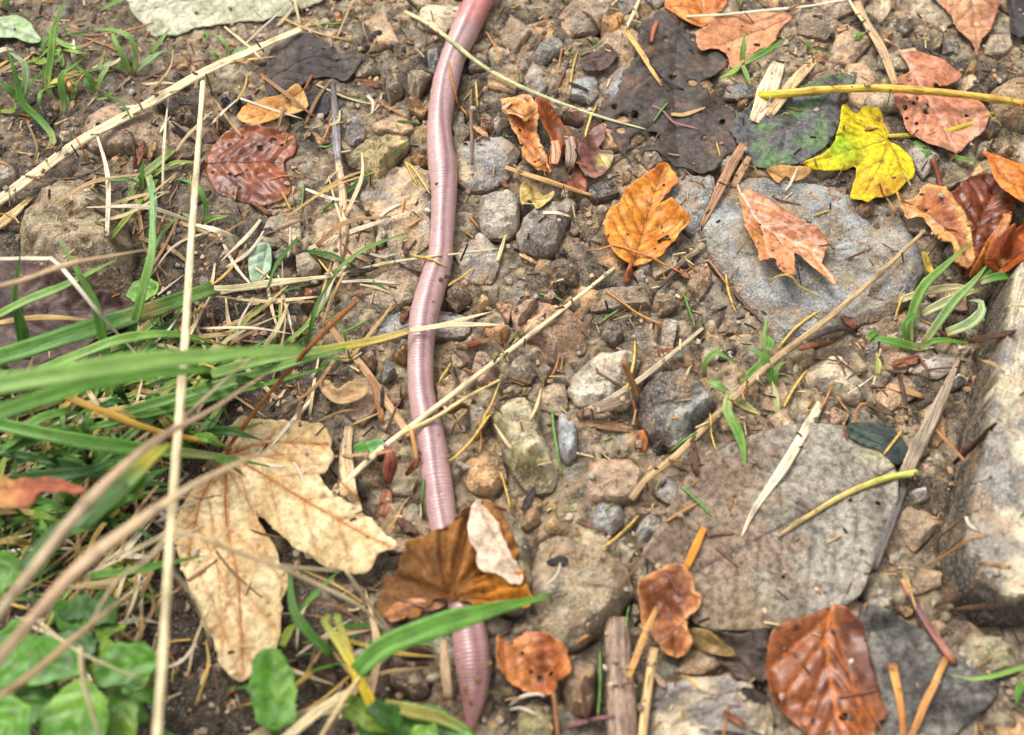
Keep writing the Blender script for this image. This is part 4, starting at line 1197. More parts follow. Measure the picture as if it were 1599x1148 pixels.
leaf('torn green-black leaf scrap under the rim of the large grey leaf', [(1318, 672), (1345, 660), (1385, 665), (1412, 690), (1420, 715), (1400, 725), (1375, 705), (1340, 692)], S(70, 84, 72), S(54, 60, 60), nside=3, mat='leaf_rot')
leaf('dark slate-coloured leaf under the orange forked stalks', [(1345, 945), (1400, 962), (1470, 1000), (1520, 1045), (1560, 1072), (1540, 1105), (1490, 1148), (1460, 1175), (1390, 1175), (1375, 1080), (1350, 1005)], S(110, 104, 96), S(78, 74, 70), mid=[(1360, 950), (1440, 1080), (1555, 1075)], nside=5, mat='leaf_rot', wav=1.5, lift=1.0)
leaf('dark brown leaf scrap under the large grey leaf', [(1080, 985), (1150, 990), (1200, 985), (1215, 1020), (1205, 1055), (1160, 1062), (1120, 1030)], S(100, 84, 74), S(76, 64, 56), nside=3, mat='leaf_rot', wav=1.5)
leaf('wet olive-brown leaf strip beside the crumpled orange leaf', [(1075, 985), (1100, 982), (1125, 998), (1150, 1018), (1140, 1024), (1105, 1018), (1080, 1005)], S(140, 112, 62), S(108, 88, 52), nside=2, mat='leaf_wet', lift=1.5)

# top edge and upper band
leaf('big pale grey-green leaf with ragged edge at the top of the path', [(180, -30), (200, 2), (208, 20), (222, 34), (236, 53), (262, 50), (275, 52), (300, 42), (345, 34), (405, 27), (445, 20), (490, 4), (505, -14), (480, -60), (300, -70)],
     S(196, 194, 168), S(168, 166, 136), mid=[(500, -20), (360, -10), (215, 15)], nside=5, mat='leaf_dry', lift=2.0, wav=1.2, jag=0.6, cup=-1.5, nspots=14, spot_col=S(120, 112, 84))
leaf('pale green leaf among the grass tufts', [(-20, 32), (15, 24), (40, 30), (55, 48), (62, 62), (40, 66), (10, 58), (-20, 62)], S(186, 204, 160), S(160, 184, 128), nside=4, mat='leaf_green', lift=2.0)
leaf('small yellow-tan leaf above the glossy red-brown leaf', [(372, 182), (390, 162), (420, 154), (447, 147), (466, 134), (477, 150), (480, 170), (452, 181), (420, 192), (398, 196), (380, 192)], S(222, 172, 108), S(206, 148, 84), mid=[(476, 140), (430, 168), (385, 186)], nside=5, mat='leaf_dry', lift=1.6, cup=1.0, petiole=[(476, 140), (482, 128), (487, 119)], pet_w=5, pet_col=S(150, 90, 60), vein_col=S(180, 124, 70))
leaf('glossy red-brown beech leaf with small holes', [(319, 256), (328, 226), (354, 201), (385, 190), (421, 195), (446, 200), (461, 216), (456, 240), (441, 252), (453, 280), (450, 300), (425, 313), (398, 317), (365, 306), (336, 294)],
     S(152, 84, 48), S(108, 54, 32), mid=[(319, 251), (360, 250), (400, 252), (436, 250)], nside=6, ang=0.9, holes=[(426, 216, 6), (440, 226, 3), (358, 222, 3), (359, 270, 3.5), (405, 228, 4), (372, 290, 2), (331, 266, 2), (384, 264, 2)], lift=2.0, cup=-1.5, wav=1.8, wavl=0.009, pleat=0.5, fold=-1.0, mat='leaf_gloss', petiole=[(319, 251), (312, 262), (308, 285)], pet_w=5, vein_col=S(88, 40, 26))
leaf('small pale mint-green leaf scrap', [(390, 392), (400, 383), (420, 380), (425, 400), (422, 425), (408, 444), (392, 440), (388, 415)], S(176, 200, 166), S(150, 182, 140), mid=[(415, 382), (402, 440)], nside=4, mat='leaf_green', lift=1.2)
leaf('curled orange leaf torn into shreds', [(783, 158), (805, 152), (828, 156), (842, 184), (838, 210), (848, 236), (862, 272), (838, 268), (816, 242), (808, 215), (792, 190)], S(202, 116, 50), S(160, 84, 40), mid=[(800, 155), (822, 210), (855, 268)], nside=5, lift=2.5, wav=2.2, wavl=0.007, cup=1.5, holes=[(818, 172, 5), (836, 250, 4), (812, 205, 3)], jag=0.6, edge_col=S(230, 170, 110))
leaf('brown leaf half standing on its edge beside the orange shreds', [(836, 166), (862, 176), (884, 202), (882, 222), (872, 254), (858, 256), (861, 222), (846, 200)], S(176, 92, 42), S(122, 62, 32), mid=[(840, 168), (866, 205), (864, 252)], nside=4, lift=4.5, tilt=(-0.35, 0.1), wav=1.2, cup=1.0)
leaf('orange-brown torn flap on top of the shredded orange leaf', [(786, 160), (806, 152), (832, 158), (838, 172), (826, 184), (808, 180), (792, 176)], S(190, 118, 60), S(150, 92, 64), mid=[(788, 162), (834, 170)], nside=3, lift=3.0, wav=2.0, wavl=0.006, jag=0.8, edge_col=S(226, 172, 110))
leaf('long orange shred hanging below the shredded leaf', [(812, 216), (826, 222), (840, 244), (862, 270), (850, 274), (832, 262), (818, 246)], S(206, 128, 60), S(170, 96, 46), mid=[(814, 218), (858, 272)], nside=3, lift=3.0, wav=1.5, jag=0.7, holes=[(836, 252, 3)])
leaf('dull brown leaf rag under the half-standing brown leaf', [(876, 196), (892, 206), (906, 228), (910, 250), (900, 262), (890, 244), (880, 222)], S(132, 88, 60), S(96, 62, 46), mid=[(878, 198), (902, 258)], nside=3, lift=1.5, wav=1.5, jag=0.7)
leaf('red-brown wet scrap beside the dark bark-like stone', [(886, 276), (900, 268), (914, 278), (916, 292), (902, 300), (888, 292)], S(150, 84, 60), S(116, 62, 46), nside=2, lift=1.0, wav=1.2, jag=0.6)
leaf('dark crumpled leaf piece above the rotting black leaf', [(910, 92), (928, 78), (948, 66), (962, 76), (958, 98), (936, 110), (914, 112)], S(88, 66, 58), S(66, 54, 56), nside=3, mat='leaf_rot', lift=2.0, wav=2.4, wavl=0.007, jag=0.8)
leaf('mauve-brown leaf scrap with a yellow-green lobe', [(905, 225), (920, 205), (940, 195), (945, 215), (935, 232), (958, 238), (952, 262), (930, 278), (912, 270), (902, 250)], S(150, 100, 84), S(120, 74, 64), nside=3, lift=1.5, paint=lambda v, c, W: lerp(c, np.broadcast_to(S(190, 180, 92), c.shape), np.exp(-(np.hypot(*(v - W([(945, 250)])[0]).T) / 0.0035) ** 2)))
leaf('small yellowed leaf scrap lying on the dark wedge stone', [(816, 284), (834, 271), (850, 280), (866, 298), (860, 312), (838, 326), (828, 318), (816, 320), (813, 300)], S(214, 186, 118), S(190, 158, 96), mid=[(830, 272), (842, 322)], nside=4, mat='leaf_dry', lift=1.0, holes=[(828, 315, 4), (838, 290, 1.5)])
leaf('amber beech leaf with ragged torn sides', [(943, 356), (949, 332), (966, 318), (979, 296), (1005, 281), (1020, 267), (1041, 256), (1058, 282), (1047, 298), (1026, 322), (1047, 313), (1064, 332), (1076, 347), (1064, 367), (1050, 382), (1030, 402), (1010, 413), (988, 416), (964, 402), (948, 382)],
     S(214, 138, 44), S(196, 112, 34), mid=[(988, 416), (1004, 360), (1018, 310), (1036, 262)], nside=7, ang=0.75, lift=2.0, wav=1.4, wavl=0.009, pleat=0.7, cup=1.2, fold=1.5, holes=[(981, 366, 3), (1036, 290, 3), (1030, 380, 2), (1022, 392, 2)], vein_col=S(142, 82, 30), petiole=[(988, 416), (984, 428), (979, 442)], pet_w=6, pet_col=S(150, 76, 40), jag=0.5)
leaf('orange leaf at the top of the path above a white straw', [(1038, 6), (1048, -12), (1085, -25), (1135, -12), (1128, 12), (1102, 38), (1082, 36), (1060, 22)], S(226, 142, 66), S(204, 116, 52), nside=4, lift=2.5, cup=-1.0)
leaf('peach-coloured leaf with a ragged outline beside a grass sprout', [(1088, 52), (1104, 40), (1112, 28), (1140, 22), (1182, 19), (1236, 26), (1218, 44), (1206, 68), (1182, 80), (1162, 98), (1142, 106), (1137, 88), (1118, 74), (1095, 78)], S(216, 158, 118), S(202, 138, 98), mid=[(1230, 28), (1170, 52), (1110, 70)], nside=5, mat='leaf_dry', lift=1.6, wav=1.4, holes=[(1182, 70, 5), (1160, 42, 2)], jag=0.5)
leaf('black-green oval leaf with toothed rim under the thick yellow stalk', [(1140, 196), (1162, 170), (1192, 152), (1240, 136), (1282, 118), (1338, 110), (1332, 130), (1312, 152), (1318, 180), (1302, 214), (1262, 248), (1216, 262), (1176, 258), (1155, 228)],
     S(84, 84, 82), S(84, 108, 68), mid=[(1328, 116), (1275, 170), (1215, 205), (1150, 222)], nside=7, ang=0.8, mat='leaf_rot', serr=1.0, lift=1.8, wav=0.8, vein_col=S(120, 108, 106), bl=(0.05, 0.4), blotch=0.009, cup=-0.6, nspots=6)
leaf('bright yellow maple leaf with green lobe and brown specks', [(1257, 252), (1282, 240), (1300, 224), (1311, 195), (1319, 159), (1340, 171), (1352, 162), (1376, 168), (1384, 190), (1391, 206), (1390, 214), (1410, 228), (1425, 245), (1428, 272), (1416, 284), (1398, 300), (1372, 304), (1356, 314), (1329, 306), (1334, 284), (1338, 258), (1318, 262), (1285, 263)],
     S(224, 200, 40), S(216, 176, 44), mid=[(1388, 213), (1330, 230), (1258, 252)], mains=[[(1388, 213), (1350, 195), (1322, 172)], [(1388, 213), (1375, 255), (1345, 305)], [(1388, 213), (1405, 250), (1412, 282)], [(1388, 213), (1380, 190), (1360, 168)]], nside=5, ang=0.7, mat='leaf_dry', lift=2.6, wav=0.9, cup=-1.2, jag=0.3, rib=0.7, vein_col=S(160, 132, 40), nspots=14, spot_col=S(140, 90, 40), petiole=[(1388, 213), (1425, 211), (1470, 206), (1510, 196), (1550, 179)], pet_w=8, pet_col=S(206, 184, 70),
     paint=lambda v, c, W: lerp(lerp(c, np.broadcast_to(S(150, 186, 40), c.shape), np.exp(-(np.hypot(*(v - W([(1318, 228)])[0]).T) / 0.010) ** 2)), np.broadcast_to(S(206, 150, 60), c.shape), np.exp(-(np.hypot(*(v - W([(1380, 300)])[0]).T) / 0.007) ** 2) * .7))
leaf('torn brown leaf edge showing under the yellow maple leaf', [(1198, 262), (1225, 258), (1262, 262), (1262, 274), (1240, 284), (1228, 275), (1215, 285), (1203, 274)], S(196, 150, 92), S(170, 120, 66), nside=2, mat='leaf_dry', lift=1.0)
leaf('pinkish-brown leaf riddled with round holes beside the yellow maple leaf', [(1400, 75), (1412, 82), (1442, 86), (1472, 96), (1501, 120), (1480, 136), (1460, 138), (1452, 146), (1502, 150), (1536, 168), (1539, 200), (1522, 216), (1512, 224), (1494, 240), (1460, 230), (1424, 212), (1407, 182), (1395, 158), (1400, 124), (1421, 110)],
     S(206, 142, 108), S(184, 116, 82), mid=[(1404, 76), (1440, 140), (1492, 236)], nside=6, ang=0.7, lift=1.8, wav=1.2, pleat=0.5, holes=[(1415, 153, 3), (1426, 163, 3.5), (1432, 155, 3), (1413, 170, 4), (1415, 187, 3), (1431, 194, 3), (1431, 206, 2.5), (1446, 176, 5), (1448, 166, 4), (1418, 125, 5), (1408, 134, 3), (1462, 136, 5), (1510, 181, 3)], vein_col=S(216, 170, 140), cup=0.8, petiole=[(1404, 76), (1392, 68), (1382, 62)], pet_w=4)
leaf('pointed tan-brown leaf with toothed edge at the top of the path', [(1455, -14), (1480, 16), (1488, 26), (1496, 46), (1512, 60), (1524, 74), (1529, 88), (1532, 62), (1545, 48), (1556, 18), (1552, -14)], S(200, 146, 106), S(166, 110, 78), mid=[(1510, -20), (1520, 30), (1529, 84)], nside=5, lift=2.2, wav=1.0, serr=0.8)
leaf('blackened leaf beside the pointed tan-brown leaf', [(1572, -14), (1578, 20), (1580, 50), (1594, 58), (1625, 40), (1625, -14)], S(72, 66, 64), nside=3, mat='leaf_rot', lift=1.5)
leaf('brown leaf with pale midrib and torn tips lying on the blue-grey slab', [(1157, 304), (1180, 309), (1210, 325), (1250, 349), (1276, 361), (1291, 384), (1285, 396), (1286, 416), (1300, 452), (1276, 430), (1246, 402), (1236, 404), (1236, 441), (1210, 432), (1206, 412), (1182, 421), (1178, 392), (1160, 350)],
     S(202, 138, 92), S(172, 98, 56), mid=[(1157, 304), (1185, 345), (1230, 372), (1282, 396)], nside=6, ang=0.7, lift=3.0, fold=4.0, wav=1.6, wavl=0.01, pleat=0.5, cup=1.0, holes=[(1187, 350, 2.5), (1190, 368, 2.5), (1186, 358, 2), (1215, 376, 2), (1245, 387, 2), (1205, 396, 2.5)], vein_col=S(226, 190, 166), petiole=[(1157, 304), (1152, 290), (1150, 280)], pet_w=4, jag=0.5, paint=lambda v, c, W: lerp(c, np.broadcast_to(S(190, 122, 60), c.shape), np.exp(-(np.hypot(*(v - W([(1170, 385)])[0]).T) / 0.008) ** 2)))
# cluster at the path edge
leaf('dark red-brown leaf with pale veins in the crumpled heap', [(1470, 330), (1500, 292), (1540, 272), (1576, 298), (1582, 330), (1562, 368), (1530, 418), (1505, 432), (1488, 385)], S(150, 80, 42), S(112, 56, 34), mid=[(1505, 428), (1530, 350), (1560, 285)], nside=5, lift=3.0, fold=3.0, wav=2.6, wavl=0.009, pleat=0.9, mat='leaf_gloss', jag=0.6)
leaf('crumpled tan and brown leaf with a curled tip, beside the dark red-brown one', [(1400, 302), (1422, 312), (1448, 290), (1474, 298), (1500, 335), (1520, 400), (1502, 424), (1470, 385), (1442, 342), (1416, 342)], S(190, 116, 70), S(140, 70, 42), mid=[(1402, 305), (1460, 335), (1510, 415)], nside=5, lift=4.0, wav=3.0, wavl=0.008, cup=1.5, jag=0.5, holes=[(1446, 326, 4)], edge_col=S(222, 166, 96), edge_w=0.003, petiole=[(1470, 300), (1464, 272), (1456, 248)], pet_w=7, pet_col=S(136, 74, 54))
leaf('bright orange leaf edge folded over the heap', [(1533, 242), (1568, 252), (1602, 262), (1650, 272), (1655, 340), (1604, 336), (1572, 305), (1545, 270)], S(216, 124, 44), S(180, 92, 36), mid=[(1536, 246), (1580, 285), (1650, 320)], nside=5, lift=8.0, cup=2.0, wav=1.5)
leaf('narrow amber leaf fold running through the heap', [(1530, 432), (1528, 405), (1545, 370), (1565, 340), (1578, 312), (1586, 322), (1575, 352), (1556, 392), (1545, 430)], S(206, 130, 56), S(170, 96, 40), mid=[(1534, 430), (1582, 316)], nside=5, lift=9.0, cup=-1.0, tilt=(0.2, 0))
leaf('brown leaf at the foot of the heap beside the block', [(1538, 402), (1568, 362), (1605, 352), (1650, 370), (1650, 410), (1582, 413)], S(178, 92, 44), S(140, 66, 34), mid=[(1540, 402), (1650, 380)], nside=5, lift=3.0, wav=1.5)
leaf('yellowed leaf scrap poking out under the dark red-brown leaf', [(1440, 393), (1452, 388), (1462, 410), (1456, 428), (1446, 420)], S(212, 178, 76), nside=0, mat='leaf_dry', lift=1.5, rib=0)

# lower half
leaf('small pale peach leaf scrap', [(499, 602), (512, 597), (528, 610), (548, 597), (572, 604), (574, 616), (556, 628), (532, 634), (508, 622)], S(224, 192, 148), S(206, 168, 122), nside=2, mat='leaf_dry', lift=2.5, cup=1.5, rib=0.5)
leaf('large straw-coloured maple leaf with three long lobes and brown veins', [(368, 652), (400, 649), (445, 654), (496, 660), (514, 680), (520, 706), (508, 734), (497, 742), (530, 776), (566, 800), (600, 834), (616, 853), (592, 864), (576, 890), (545, 891), (510, 880), (470, 858), (442, 838), (420, 814), (398, 790), (396, 800), (418, 838), (440, 880), (448, 910), (436, 940), (440, 985), (420, 1022), (400, 1046), (374, 1063), (350, 1050), (334, 1010), (312, 960), (290, 910), (274, 860), (274, 815), (290, 780), (312, 748), (345, 715), (355, 685)],
     S(228, 204, 158), S(208, 178, 128), mid=[(352, 705), (420, 745), (510, 800), (610, 852)], mains=[[(352, 705), (410, 690), (512, 690)], [(352, 705), (350, 800), (370, 900), (380, 1055)], [(352, 705), (310, 780), (290, 880)]], nside=5, ang=0.7, mat='leaf_dry', vein_col=S(176, 118, 70), lift=7.0, wav=2.2, wavl=0.02, pleat=0.35, cup=-1.5, jag=0.8, soft=0.012, nspots=22, spot_col=S(120, 90, 60), rib=1.2, vw=0.0008, thick=0.15, smoothout=True,
     petiole=[(352, 705), (400, 640), (460, 568), (510, 515), (556, 472)], pet_w=7, pet_col=S(146, 92, 44), pet_zs=[8, 16, 26, 36, 44])
leaf('dead brown leaf curled over the worm with pale rolled edges', [(594, 936), (600, 902), (622, 872), (648, 838), (690, 820), (716, 795), (742, 784), (774, 792), (802, 838), (814, 898), (826, 926), (816, 950), (762, 951), (712, 944), (690, 938), (660, 952), (620, 966), (598, 960)],
     S(148, 100, 52), S(112, 76, 42), mid=[(700, 938), (735, 905), (810, 850)], mains=[[(700, 938), (690, 880), (700, 815)], [(700, 938), (720, 870), (740, 788)], [(700, 938), (655, 915), (610, 900)], [(700, 938), (760, 935), (822, 935)]], nside=3, ang=0.6, mat='leaf_dry', vein_col=S(112, 70, 36), lift=3.0, drape=0.55, wav=1.6, wavl=0.012, pleat=1.8, humps=[(712, 870, 70, 5)], jag=1.3,
     roll=[(700, 800, 40, 4, 2.0, S(196, 150, 110))], paint=lambda v, c, W: lerp(c, np.broadcast_to(S(206, 130, 40), c.shape), np.exp(-(np.hypot(*(v - W([(790, 935)])[0]).T) / 0.014) ** 2)))
curl_root = bpy.data.objects[[o.name for o in bpy.data.objects if o.get('label', '').startswith('dead brown leaf curled')][0]]
curl_root['_o'] = list(curl_root.location)
zc_ = float(proj_surface(775, 860)[2]) * 1000
leaf('pale upturned flap showing the underside', [(738, 792), (752, 786), (768, 800), (790, 836), (800, 868), (812, 898), (802, 906), (786, 897), (768, 890), (752, 884), (746, 868), (738, 850), (734, 822)], S(222, 198, 172), S(200, 170, 142), mid=[(812, 898), (775, 840), (750, 788)], nside=4, mat='leaf_dry', z_abs=zc_ + 3.5, parent=curl_root, name='curled_edge', tilt=(-0.25, 0.0), wav=2.2, wavl=0.008, jag=0.8, rib=0.4, vein_col=S(190, 150, 120), cup=-2.0)
zc_ = float(proj_surface(645, 945)[2]) * 1000
leaf('brown rolled lower edge', [(600, 956), (620, 936), (655, 925), (690, 930), (698, 940), (680, 948), (650, 954), (622, 968), (606, 968)], S(206, 150, 112), S(172, 112, 74), mid=[(698, 938), (650, 940), (606, 962)], nside=3, mat='leaf_dry', z_abs=zc_ + 2.5, parent=curl_root, name='curled_edge', wav=1.5, wavl=0.01, jag=0.4, rib=0.4, cup=-2.5)
leaf('small orange leaf with holes beside the worm tail', [(776, 990), (800, 998), (824, 985), (850, 988), (874, 1002), (888, 1018), (889, 1048), (868, 1066), (862, 1080), (832, 1082), (802, 1070), (782, 1045), (776, 1015)], S(200, 124, 66), S(160, 90, 50), mid=[(778, 992), (830, 1035), (880, 1062)], nside=5, lift=3.5, wav=1.6, wavl=0.008, pleat=0.6, holes=[(845, 1058, 5), (860, 1052, 4), (815, 1020, 4), (798, 1004, 4), (830, 1048, 3)], jag=0.5)
leaf('crumpled orange-brown leaf standing against the large grey leaf', [(1000, 906), (1030, 890), (1058, 880), (1076, 892), (1086, 924), (1098, 930), (1088, 950), (1074, 966), (1078, 1000), (1070, 1026), (1045, 1022), (1020, 1000), (1000, 962)], S(164, 100, 58), S(120, 68, 42), mid=[(1062, 882), (1045, 950), (1055, 1022)], nside=5, lift=4.0, wav=4.0, wavl=0.009, cup=1.0, pleat=0.6, jag=0.6, edge_col=S(206, 140, 90))
leaf('broad glossy orange-red leaf lying over the dark slate-coloured leaf', [(1308, 940), (1340, 962), (1354, 990), (1362, 1035), (1374, 1080), (1389, 1116), (1372, 1128), (1368, 1165), (1330, 1185), (1290, 1165), (1256, 1140), (1225, 1110), (1206, 1072), (1199, 1032), (1206, 992), (1222, 972), (1268, 957)],
     S(134, 74, 36), S(102, 54, 32), mid=[(1304, 944), (1292, 1000), (1300, 1080), (1325, 1170)], nside=6, ang=0.6, lift=4.0, fold=-2.0, wav=1.6, wavl=0.016, pleat=0.7, cup=-1.0, vein_col=S(196, 112, 50), nspots=14, holes=[(1318, 1120, 7)], jag=0.3, mat='leaf_gloss')
print('leaves', time.time() - T_START)

# ------------------------------------------------------------------ straws, stalks and twigs
PALE, STRAW, HONEY, RUST, BONE, BRN, PURP = S(232, 212, 168), S(206, 176, 124), S(206, 160, 78), S(184, 108, 52), S(232, 222, 198), S(140, 104, 76), S(112, 74, 68)
def straw(label, path, w, col, name='straw', cat='straw', **kw):
    return strip(name, path, w, kw.pop('mat', 'straw'), col, label, cat, **kw)

straw('thick pale split straw lying over the brown slab', [(-30, 334), (60, 268), (130, 218), (215, 172), (320, 112), (400, 76), (470, 45)], 17, PALE, section='flat', ratio=0.5, taper=(1.0, 0.55), gap=2.0)
straw('shorter straw alongside the lower end of the thick pale one', [(-30, 368), (0, 350), (25, 330), (48, 308)], 16, STRAW, section='flat', ratio=0.4)
straw('bleached split twig, grey bark on one half', [(517, 128), (524, 190), (529, 250), (534, 310), (536, 352), (530, 395), (522, 440)], 14, None, name='twig', cat='twig', mat='wood', stops=[(0, S(92, 84, 84)), (0.15, S(120, 110, 106)), (0.36, S(150, 144, 146)), (0.4, S(100, 84, 80)), (0.42, S(196, 166, 132)), (0.85, S(196, 164, 132)), (1, S(170, 140, 112))], ratio=0.6, wobble=3, wprof=[.5, .9, 1, .9, .9, 1.0, 1.1, .9, .7])
straw('long thin pale-green straw crossing under the worm girdle', [(632, 18), (666, 36), (700, 60), (755, 104), (830, 143), (930, 180), (1008, 202)], 7, S(206, 200, 150), ratio=0.6, taper=(1, .4), hull=False)
straw('long straight straw laid across the worm', [(520, 772), (590, 706), (660, 652), (740, 590), (850, 506), (960, 418)], 8, PALE, ratio=0.6, taper=(1.2, 0.7))
straw('second straw beside the long straight one, tip near the cream stone', [(528, 768), (610, 690), (680, 652), (730, 620), (790, 588)], 7, S(214, 190, 130), ratio=0.6, taper=(0.9, .6))
straw('flat grey-tan straw beside the hollow stem', [(908, 650), (960, 618), (1000, 592), (1050, 552), (1098, 512)], 9, S(196, 176, 146), section='flat', ratio=0.35)
straw('very long brown straw reaching over the blue-grey slab', [(985, 780), (1010, 748), (1060, 708), (1125, 642), (1200, 570), (1290, 500), (1370, 430), (1444, 360)], 11, S(182, 152, 112), ratio=0.45, taper=(1, .5))
straw('broad pale chip of straw pointing over the large grey leaf', [(1158, 838), (1178, 796), (1220, 735), (1258, 672), (1282, 630)], 15, S(232, 216, 184), section='flat', ratio=0.3, taper=(0.2, 0.9))
straw('flat weathered grey straw beside the granite block', [(1412, 745), (1430, 705), (1462, 640), (1484, 592), (1500, 555)], 22, S(166, 148, 126), section='flat', ratio=0.2, taper=(1.0, 0.25))
straw('dark wet straw scrap at the rim of the large grey leaf', [(1362, 895), (1378, 850), (1398, 800), (1412, 760)], 14, S(104, 98, 92), section='flat', ratio=0.2, taper=(.8, .8))
straw('yellow-green leaf stalk lying over the large grey leaf', [(1214, 838), (1262, 806), (1320, 772), (1380, 748), (1432, 738)], 9, None, name='leaf_stalk_piece', cat='stalk', stops=[(0, S(190, 160, 110)), (0.6, S(204, 182, 104)), (0.85, S(200, 200, 96)), (1, S(206, 206, 120))], ratio=0.8, taper=(.6, 1.3))
straw('thick brown wooden stick half buried in the soil', [(964, 965), (966, 1020), (970, 1090), (974, 1200)], 46, S(136, 112, 94), name='stick', cat='stick', mat='wood', ratio=0.45, taper=(0.8, 1.1))
straw('orange-brown straw leaning on the crumpled leaf', [(1026, 948), (1004, 1000), (981, 1058)], 12, S(200, 150, 88), section='flat', ratio=0.4, gap=4, taper=(.6, .8))
straw('pale tan straw beside the wooden stick', [(1021, 1012), (1014, 1060), (1006, 1120), (1000, 1180)], 14, S(210, 176, 122), ratio=0.5, taper=(1.1, 0.9))
straw('flat orange leaf strip above the crumpled leaf', [(1100, 824), (1090, 845), (1072, 886)], 13, S(224, 142, 52), section='flat', ratio=0.15, taper=(.7, .8), gap=1)
straw('orange bent stalk over the dark slate-coloured leaf', [(1396, 1036), (1400, 1070), (1406, 1110), (1412, 1170)], 12, None, stops=[(0, S(150, 96, 50)), (.15, S(214, 156, 84)), (.6, S(190, 126, 66)), (1, S(160, 104, 60))], name='dead_stalk', cat='stalk', section='flat', ratio=0.3, gap=2, taper=(1.3, .7), wobble=3)
straw('orange straight stalk meeting the purple twig', [(1478, 1028), (1462, 1066), (1440, 1110), (1415, 1170)], 12, None, stops=[(0, S(170, 110, 60)), (.2, S(212, 160, 96)), (.6, S(196, 136, 76)), (1, S(150, 100, 60))], name='dead_stalk', cat='stalk', section='flat', ratio=0.3, gap=2, taper=(.8, .8), wobble=3)
straw('purple-brown twig beside the gritty stones', [(1410, 905), (1430, 945), (1458, 990), (1490, 1034)], 13, PURP, name='twig', cat='twig', mat='wood', ratio=0.8, taper=(.8, 1.0), stops=[(0, S(196, 150, 104)), (0.12, S(176, 120, 84)), (0.2, S(92, 66, 70)), (0.8, S(150, 96, 84)), (1, S(166, 110, 76))])
straw('white thin straw across the peach-coloured leaf', [(1072, 26), (1130, 23), (1200, 16), (1262, 10), (1350, -6)], 5, BONE, ratio=0.7)
straw('broken wooden straw above the pink leaf', [(1338, 2), (1352, 34), (1378, 78), (1398, 132)], 15, S(190, 158, 120), section='flat', ratio=0.3, taper=(.7, .8))
straw('thin straw leaving the broken wooden one', [(1322, -8), (1338, 20), (1358, 48)], 5, PALE)
straw('thick smooth yellow leaf stalk bridging the black-green and pink leaves', [(1187, 149), (1230, 146), (1300, 140), (1370, 138), (1440, 142), (1520, 150), (1640, 168)], 12, None, name='leaf_stalk_piece', cat='stalk', stops=[(0, S(214, 200, 60)), (0.1, S(220, 188, 80)), (1, S(214, 170, 84))], ratio=0.95, taper=(1.15, .9), gap=3)
straw('honey straw passing under the small yellowed scrap', [(790, 262), (830, 275), (870, 288), (926, 306)], 9, S(206, 160, 104), ratio=0.6)
straw('thin pale straw beside the mint-green leaf scrap', [(345, 458), (400, 446), (460, 438), (530, 430), (600, 412), (650, 404), (690, 398)], 8, S(204, 192, 146), ratio=0.45, taper=(.8, .4), hull=False)
straw('thin straw between the worm and the squarish grey stones', [(700, 398), (735, 394), (778, 388)], 4, PALE)
straw('slender white straw near the charcoal', [(434, 430), (446, 478), (462, 535)], 5, BONE, ratio=.6)
straw('rotten grey twig standing beside the worm', [(735, 142), (736, 190), (737, 256)], 6, S(132, 104, 84), name='twig', cat='twig', mat='wood', ratio=.8)
straw('yellow straw half on the rotting black leaf', [(976, 46), (1000, 80), (1018, 110), (1034, 134)], 8, S(214, 170, 96), section='flat', ratio=.4, taper=(1, .5))
straw('cream straw splinter above the rotting black leaf', [(1000, -4), (988, 24), (977, 46)], 6, PALE)
straw('thin black thread-like twig on the rotting black leaf', [(1005, 86), (1022, 108), (1042, 128), (1068, 140)], 3.5, S(48, 40, 38), name='twig', cat='twig', mat='wood', hull=False)
straw('rust stub on the rotting black leaf', [(1026, 34), (1020, 50), (1017, 66)], 7, S(170, 100, 60), name='twig', cat='twig', mat='wood')
straw('mauve curly root on the rotting black leaf', [(1018, 166), (1034, 172), (1050, 190), (1070, 196), (1092, 202)], 3.5, S(170, 120, 116), name='root', cat='root', hull=False)
straw('bleached wood splinter under the thick yellow stalk', [(1178, 190), (1196, 150), (1216, 98)], 34, S(222, 198, 160), section='flat', ratio=.22, taper=(.5, .6), name='wood_splinter', cat='wood splinter', mat='wood')
straw('grey-tan wood splinter beside the bleached one', [(1200, 182), (1240, 128), (1284, 82)], 19, S(196, 164, 122), section='flat', ratio=.25, taper=(.7, .6), name='wood_splinter', cat='wood splinter', mat='wood')
straw('brown wood splinter leaning by the rotting black leaf', [(1096, 352), (1118, 308), (1140, 262), (1162, 225)], 17, S(158, 118, 84), section='flat', ratio=.3, taper=(.4, .8), name='wood_splinter', cat='wood splinter', mat='wood')
straw('short brown wood splinter beside the leaning one', [(1144, 292), (1158, 268), (1170, 245)], 13, S(178, 138, 98), section='flat', ratio=.3, name='wood_splinter', cat='wood splinter', mat='wood')
straw('pale wood chip hanging under the curled orange leaf', [(866, 220), (868, 240), (866, 256)], 16, S(196, 146, 110), section='flat', ratio=.25, name='wood_chip', cat='wood chip', mat='wood')
straw('grey wood chip beside the pale one', [(888, 214), (892, 240), (888, 266)], 19, S(160, 132, 112), section='flat', ratio=.25, name='wood_chip', cat='wood chip', mat='wood')
straw('flat brown wood chip below the pale boulder', [(914, 660), (950, 664), (988, 672)], 17, S(150, 114, 80), section='flat', ratio=.4, name='wood_chip', cat='wood chip', mat='wood', taper=(.7, .6))
straw('grey-brown wood chip under the flat grey-tan straw', [(900, 648), (945, 634), (984, 622)], 19, S(146, 122, 102), section='flat', ratio=.35, name='wood_chip', cat='wood chip', mat='wood', taper=(.5, .8))
straw('dark sloping twig under the crossing needles', [(1018, 462), (1046, 432), (1066, 408), (1102, 384)], 9, None, name='twig', cat='twig', mat='wood', stops=[(0, S(74, 56, 54)), (.5, S(120, 88, 76)), (1, S(150, 140, 92))], taper=(.5, 1))
